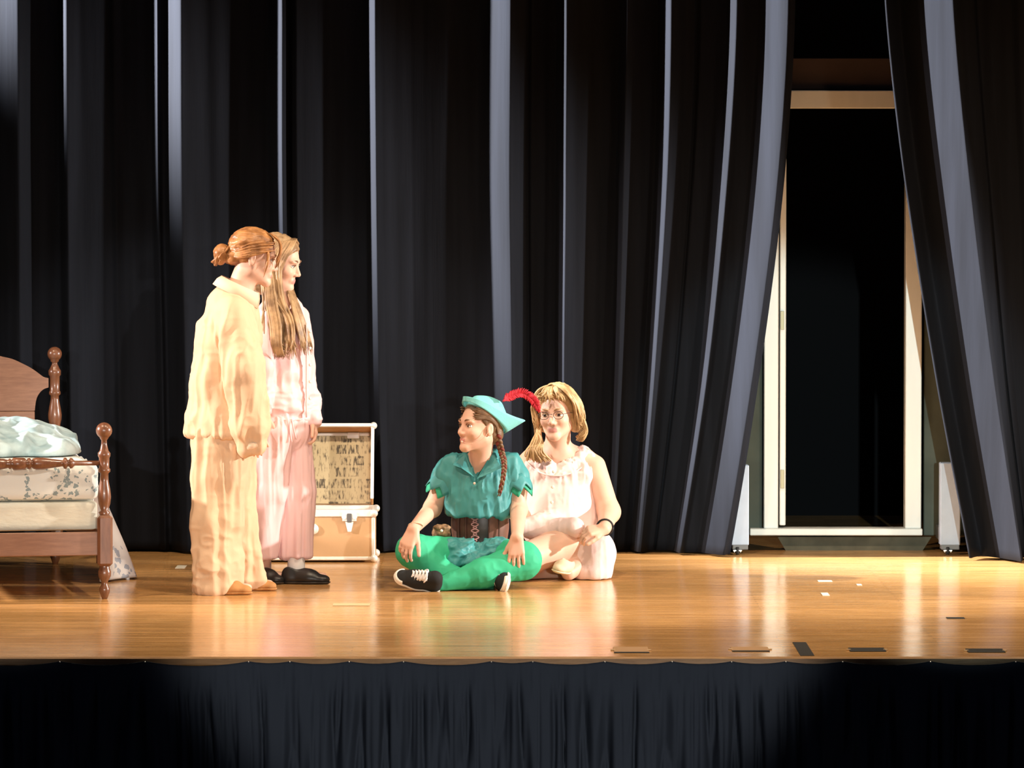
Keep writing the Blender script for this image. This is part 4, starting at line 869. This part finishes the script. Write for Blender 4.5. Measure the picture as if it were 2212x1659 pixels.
# feather
fp = spline([HC(-.058, .085, .125), C(1100, 858, 3.40), C(1127, 850, 3.43), C(1150, 864, 3.46), C(1163, 886, 3.49)], 40); fm = MB().tube(fp, np.linspace(.004, .0015, 40), 6); T_ = np.gradient(fp, axis=0)
for i in range(1, 40):
    t_ = nrm(T_[i]); n_ = nrm(np.cross(t_, V(0, 1, 0.15)))
    wdt = .032 * math.sin(min(1, i / 8) * 1.57) * (1 if i < 32 else (41 - i) / 9)
    for sg in (-1, 1):
        for jj in range(2):
            o_ = V(0, random.uniform(-.008, .008), 0); e_ = fp[i] + n_ * sg * wdt * random.uniform(.75, 1.1) * (.6 if sg < 0 else .75) + t_ * .014 + o_
            fm.tube(spline([fp[i], fp[i] * .5 + e_ * .5 + t_ * -.002, e_], 5), [.0035, .0042, .0038, .003, .0012], 4)
fm.build('feather', M_RED, hat, True, label='curling red feather')
# tunic
F = Field(V(C(910, 1300, 3.5)[0], 3.2, .05), V(C(1160, 900, 3.5)[0], 3.8, C(1100, 955, 3.5)[2]), .0046)
F.chain([C(1037, 992, 3.475), C(1037, 1018, 3.49), C(1037, 1055, 3.49), C(1037, 1095, 3.49), C(1036, 1122, 3.485)], [.060, .085, .101, .106, .100], .035, ((1, 0, 0), 1.36)); F.cut(C(1036, 1113, 3.49), (-.03, 0, -1))
F.chain([C(980, 1010, 3.5), C(966, 1032, 3.5)], [.058, .060], .025); F.chain([C(1100, 1008, 3.5), C(1112, 1030, 3.49)], [.058, .060], .025)
F.cut(C(945, 1068, 3.5), nrm(V(-.45, 0, -.9)) ) if False else None
F.cone(C(1034, 985, 3.405), C(1026, 1040, 3.388), .058, .014, .006, None, True); F.cone(C(1037, 985, 3.47), C(1037, 960, 3.47), .058, .09, .01, None, True)
tn = build_field(F, 'tunic', M_TEAL, pc, 1, [(.012, (11, 11, 6), 5.0), (.010, (24, 12, 9), 1.0)])
def zig(name, c, axis, r0, r1, ln, teeth, m, parent, dpt=.45, n=84):
    axis = nrm(axis); a1 = nrm(np.cross(axis, (0, 1, .1))); a2 = np.cross(axis, a1); rows = []
    for a in np.linspace(0, 2 * math.pi, n):
        tri = abs(((a * teeth / (2 * math.pi)) % 1) * 2 - 1); L_ = ln * (1 - dpt * tri); dr = a1 * math.cos(a) + a2 * math.sin(a); rows.append([c + dr * (r0 + (r1 - r0) * t) + axis * L_ * t for t in (0, .35, .7, 1)])
    v = np.array(rows).reshape(-1, 3); f = grid_faces(n, 4); nn = normals(v, f); v2, f2 = thicken(v, f, n, 4, (0, 0, 0)); v2[len(v):] = v - nn * .003; return mesh_obj(name, v2, f2, m, parent, True)
zig('sleeve_points', C(967, 1030, 3.5), C(940, 1085, 3.5) - C(967, 1030, 3.5), .062, .074, .085, 7, M_TEAL, tn, .4); zig('sleeve_lining', C(964, 1036, 3.5), C(937, 1092, 3.5) - C(964, 1036, 3.5), .058, .070, .092, 6, M_LIME, tn, .45)
zig('sleeve_points', C(1111, 1028, 3.49), C(1126, 1090, 3.47) - C(1111, 1028, 3.49), .062, .072, .085, 7, M_TEAL, tn, .4); zig('sleeve_lining', C(1112, 1034, 3.49), C(1126, 1092, 3.47) - C(1112, 1034, 3.49), .058, .068, .095, 6, M_LIME, tn, .45)
for pts in ([(1006, 980, 3.43), (1024, 1030, 3.375), (998, 1012, 3.385), (978, 1004, 3.41), (990, 985, 3.45)], [(1062, 978, 3.43), (1030, 1034, 3.375), (1060, 1022, 3.375), (1084, 1010, 3.40), (1078, 985, 3.45)]):
    v = [C(*p) for p in pts]; n = len(v); off = V(0, -.006, 0); fs = [tuple(range(n)), tuple(range(2 * n - 1, n - 1, -1))] + [(i, (i + 1) % n, (i + 1) % n + n, i + n) for i in range(n)]
    MB().add([p + off for p in v] + v, fs).build('collar_flap', M_TEAL, tn)
buttons([C(1025, 1044, 3.372)], .006, M_BUT, tn)
# corset
F = Field(V(C(950, 1300, 3.5)[0], 3.3, .05), V(C(1130, 900, 3.5)[0], 3.7, C(1100, 1085, 3.5)[2]), .0044); F.chain([C(1037, 1098, 3.49), C(1037, 1135, 3.49), C(1037, 1190, 3.49)], [.092, .086, .090], .03, ((1, 0, 0), 1.42)); F.cut(C(1037, 1180, 3.49), (0, 0, -1)); F.cut(C(1037, 1104, 3.49), (0, 0, 1))
def cmat(v, f): x = v[f].mean(1)[:, 0]; return np.where(x > C(1056, 1140, 3.4)[0], 1, np.where(x > C(1030, 1140, 3.4)[0], 2, 0))
co = build_field(F, 'corset', [M_CORS, M_CORSP, M_BLKLEA], pc, 1, matfn=cmat)
lz = MB(); zz = [(1026 + (8 if i % 2 else -4), 1112 + i * 7, 3.397) for i in range(10)]
lz.tube(spline([C(*p) for p in zz], 50), .0032, 5); lz.tube(spline([C(2052 - p[0], p[1], p[2]) for p in zz], 50), .0032, 5); lz.build('lacing', mat('lace_cord', (.42, .22, .22), .6), co, True)
for x_, d_ in ((990, .022), (1006, .008), (1056, .003), (1078, .012)): MB().tube(spline([C(x_, y_, 3.397 + d_) for y_ in (1108, 1140, 1176)], 8), .0035, 5).build('boning', M_CORS, co, True)
# tights
F = Field(V(C(845, 1300, 3.1)[0], 2.95, -.01), V(C(1185, 1100, 3.3)[0], 3.80, .36), .0046)
F.ell(C(1038, 1205, 3.50), (.165, .12, .10), .03); F.chain([C(1000, 1205, 3.46), kL, C(960, 1245, 3.25), C(1050, 1262, 3.22)], [.090, .074, .060, .042], .025); F.chain([C(1075, 1205, 3.46), kR + V(0, 0, -.012), C(1045, 1238, 3.16), aR], [.092, .082, .064, .038], .025); F.cut(V(0, 0, .004), (0, 0, -1))
build_field(F, 'tights', M_TIGHT, pc, 2, [(.004, (16, 16, 16), 3.0)])
# tunic skirt on the lap, ragged points
F = Field(V(C(930, 1300, 3.3)[0], 3.05, .02), V(C(1150, 1100, 3.3)[0], 3.75, .33), .0046); F.ell(C(1036, 1204, 3.45), (.150, .140, .050), .03); F.cone(C(1000, 1206, 3.42), C(982, 1206, 3.36), .088, .078, .03); F.cone(C(1070, 1206, 3.42), C(1078, 1206, 3.38), .090, .085, .03); F.cone(C(1030, 1210, 3.38), C(1020, 1222, 3.30), .05, .035, .03); F.cut(V(0, 0, .03), (0, 0, -1))
build_field(F, 'tunic_skirt', M_TEAL, pc, 1, [(.014, (14, 14, 14), 2.0), (.010, (30, 30, 30), 5.0)])
# belt pouch at the hip
pq = C(954, 1150, 3.40); F = Field(pq - .09, pq + .09, .004); F.ell(pq, (.042, .03, .034), .01); F.ell(pq + V(.0, -.01, .022), (.040, .026, .014), .006)
pch = build_field(F, 'belt_pouch', mat('patterned_brown_cloth', (.36, .22, .12), .7, .2, var=.7, vscale=60), pc, 1, [(.005, (40, 40, 40), 1.0)])
MB().sphere(pq + V(.0, -.036, .010), .007, 10, 6).build('button', M_BUT, pch, True)
MB().tube(spline([C(898 + 15 * math.cos(a), 1135 + 6 * math.sin(a), 3.235 + .032 * math.sin(a)) for a in np.linspace(0, 6.28, 10)], 20), .004, 5).build('bracelet', M_TANHEM, pc, True)
# sneakers
shoe('sneaker', C(952, 1262, 3.115) + V(0, .0, -.02), C(862, 1250, 3.10), nrm(V(.12, -.72, .60)), .215, .088, M_CANVAS, M_SOLEW, pc, 'sneaker')
shoe('sneaker', C(1092, 1246, 3.26), C(1100, 1266, 3.08), nrm(V(-.93, -.05, .30)), .20, .085, M_CANVAS, M_SOLEW, pc, 'sneaker')

# ---------------------------------------------------------------- seated person in the pale pink nightgown
pd = empty('person', (C(1215, 1242, 4.02)[0], 4.0, 0), 'person sitting on the floor in a pale pink sleeveless nightgown with blond hair and glasses', 'person')
HD = HeadFrame(C(1203, 893, 3.97), -106, -2, 3, 1.03)
F = Field(V(C(1085, 1300, 3.8)[0], 3.42, -.02), V(C(1355, 800, 4.0)[0], 4.36, C(1100, 812, 4.0)[2]), .0042); head_sdf(F, HD); F.cone(HD(-.022, 0, -.05), C(1203, 985, 4.03), .056, .062, .03)
F.chain([C(1206, 995, 4.05), C(1210, 1050, 4.07), C(1213, 1120, 4.07), C(1215, 1190, 4.07)], [.070, .100, .095, .105], .05, ((1, 0, 0), 1.45))
F.cone(C(1150, 990, 4.05), C(1262, 990, 4.05), .05, .05, .05)
WD = C(1306, 1142, 3.69); F.chain([C(1283, 1008, 4.05), C(1315, 1106, 3.97), WD], [.056, .052, .030], .025); F.chain([C(1136, 1008, 4.05), C(1116, 1100, 4.0), C(1150, 1150, 3.85)], [.056, .048, .030], .025)
hand(F, WD, V(-.90, -.35, -.12), V(-.2, .45, -.8), V(.1, -.5, .8), (30, 36, 30), .03, .95, 14, 30); hand(F, C(1150, 1150, 3.85), V(.9, -.35, -.1), V(.2, .4, -.9), V(-.1, -.5, .8), (20, 25, 20), .04, .9)
F.chain([C(1225, 1182, 4.0), C(1222, 1176, 3.82), C(1130, 1208, 3.66), C(1150, 1232, 3.80)], [.10, .088, .070, .05], .035); F.cone(C(1150, 1232, 3.80), C(1230, 1238, 3.86), .05, .035, .03)
F.chain([C(1250, 1190, 4.0), C(1284, 1198, 3.84), C(1228, 1238, 3.70)], [.090, .055, .034], .03); F.cut(V(0, 0, .003), (0, 0, -1))
bd_ = build_field(F, 'body', [M_SKIN, M_LIP], pd, 1, matfn=lambda v, f: lip_idx(v, f, HD)); add_face(bd_, HD, mat('blond_brow', (.33, .2, .1), .7))
F = Field(HD.c - .24, HD.c + .22, .004); F.ell(HD(-.014, 0, .042), (.112, .094, .100), .01, HD.ax); F.cut(HD(.022, 0, .0), -(HD.u * .55 - HD.f * .83)); F.ell(HD(-.045, .075, -.035), (.05, .036, .06), .03, HD.ax); F.ell(HD(-.045, -.075, -.03), (.05, .034, .06), .03, HD.ax); F.ell(HD(.085, 0, .035), (.05, .055, .045), .01, HD.ax, True)
hd = build_field(F, 'hair', M_BLOND, pd, 1, [(.006, (26, 26, 12), 2.0)])
cv = []
for i in range(230):
    sd = random.choice((-1, 1)); w0 = random.random(); cv.append([HD(.06 - .11 * w0, sd * .006, .138 - .006 * w0), HD(.075 - .12 * w0, sd * .062, .108), HD(.055 - .12 * w0, sd * .098, .045), HD(.030 - .10 * w0, sd * (.100 + random.uniform(-.01, .012)), -.02), HD(.0 - .06 * w0, sd * (.092 + random.uniform(-.01, .018)), -.06 - random.uniform(0, .03))])
for i in range(34): # wispy fringe
    y0 = random.uniform(-.055, .055); cv.append([HD(.07, y0 * .4, .128), HD(.100, y0 * .8, .095), HD(.103, y0 * 1.25, .064 + random.uniform(-.012, .016))])
for i in range(70): # bunch gathered over her right shoulder
    q, w0 = random.random(), random.random(); cv.append([HD(-.03, -.085, -.02 - .03 * w0), HD(.01, -.098 + .02 * w0, -.075), C(1172 - 22 * q, 950 + 10 * w0, 3.93), C(1160 - 22 * q + 16 * w0, 972 + 8 * w0, 3.92), C(1166 - 30 * q + 26 * w0, 990 + 10 * w0 * q, 3.94), C(1172 - 34 * q + 20 * w0, 980 + 14 * w0, 3.96)])
for i in range(34): # curls by her left ear
    q = random.random(); cv.append([HD(-.02, .09, -.01), HD(-.01, .115 + .012 * q, -.04), HD(-.02, .118 + .012 * q, -.075 - .02 * q), HD(-.02, .10, -.10 - .03 * q), HD(-.03, .08, -.12)])
locks(cv, (.003, .0060), 18, .009).build('hair_locks', M_BLOND, hd, True)
# glasses
gl = MB()
for sg in (-1, 1): gl.tube([HD(.104 - .006 * abs(math.cos(t)), sg * .034 + .023 * math.cos(t), -.002 + .017 * math.sin(t)) for t in np.linspace(0, 6.2832, 22)], .0016, 5); gl.tube(spline([HD(.098, sg * .057, .003), HD(.05, sg * .076, .004), HD(.0, sg * .079, .0)], 8), .0016, 5)
gl.tube(spline([HD(.106, -.011, .002), HD(.110, 0, .005), HD(.106, .011, .002)], 6), .0016, 5); gl.build('glasses', mat('dark_wire_rim', (.10, .06, .05), .35, .5, .3), pd, True)
# watch
wp = WD + (C(1315, 1108, 4.0) - WD) * .09; ax_ = nrm(C(1315, 1108, 4.0) - WD); a1 = nrm(np.cross(ax_, UPZ)); a2 = np.cross(ax_, a1)
ws = MB().tube([wp + .034 * (a1 * math.cos(t) + a2 * math.sin(t)) for t in np.linspace(0, 6.2832, 24)], .008, 6, .4, up=ax_).build('watch', M_RUBBER, pd, True)
MB().box(wp - V(.014, .046, .016), wp + V(.014, -.032, .018), .004).build('watch_face', mat('dark_glass', (.02, .02, .025), .1, .6), ws)
# nightgown
F = Field(V(C(1100, 1300, 3.8)[0], 3.45, -.01), V(C(1345, 900, 4.0)[0], 4.36, C(1100, 960, 4.0)[2]), .0046)
F.chain([C(1206, 1000, 4.05), C(1208, 1040, 4.05), C(1208, 1085, 4.04), C(1210, 1135, 4.0)], [.082, .112, .130, .142], .04, ((1, 0, 0), 1.28))
F.cone(C(1158, 992, 4.05), C(1164, 1030, 4.03), .052, .065, .03); F.cone(C(1256, 992, 4.05), C(1250, 1030, 4.03), .052, .065, .03)
F.cone(C(1206, 960, 3.96), C(1202, 1008, 3.92), .075, .040, .012, ((1, 0, 0), 1.25), True); F.cone(C(1206, 985, 4.05), C(1206, 940, 4.05), .082, .12, .012, ((1, 0, 0), 1.2), True)
F.chain([C(1210, 1140, 3.98), C(1165, 1140, 3.84), C(1120, 1140, 3.80)], [.10, .052, .035], .04); F.cone(C(1165, 1142, 3.84), C(1240, 1140, 3.76), .045, .045, .04)
F.chain([C(1250, 1165, 3.97), C(1282, 1196, 3.82), C(1274, 1236, 3.78)], [.12, .090, .080], .05); F.cone(C(1288, 1180, 3.80), C(1288, 1238, 3.78), .06, .065, .04); F.cut(V(0, 0, .005), (0, 0, -1))
gm = lambda v: .2 + .8 * sstep(C(0, 1020, 4)[2], C(0, 1050, 4)[2], -v[:, 2] + 2 * C(0, 1035, 4)[2])
gw = build_field(F, 'nightgown', M_GOWN, pd, 1, [(.022, (20, 20, 2.2), 3.0, dict(mask=gm)), (.012, (26, 26, 12), 7.0, dict(mask=gm))])
buttons([C(1196, 1019, 3.90), C(1194, 1052, 3.885), C(1192, 1085, 3.868), C(1190, 1112, 3.855)], .008, M_BUT, gw)
MB().tube(spline([C(1140, 1000, 3.99), C(1165, 1020, 3.935), C(1200, 1028, 3.915), C(1240, 1020, 3.935), C(1268, 1000, 3.99)], 24), .005, 6, .6).build('yoke_piping', M_GOWN, gw, True)
shoe('ballet_shoe', C(1226, 1236, 3.74), C(1204, 1238, 3.60), nrm(V(.35, .25, .9)), .17, .075, mat('cream_shoe', (.66, .52, .36), .7), mat('cream_sole', (.70, .60, .42), .7), pd, 'ballet')
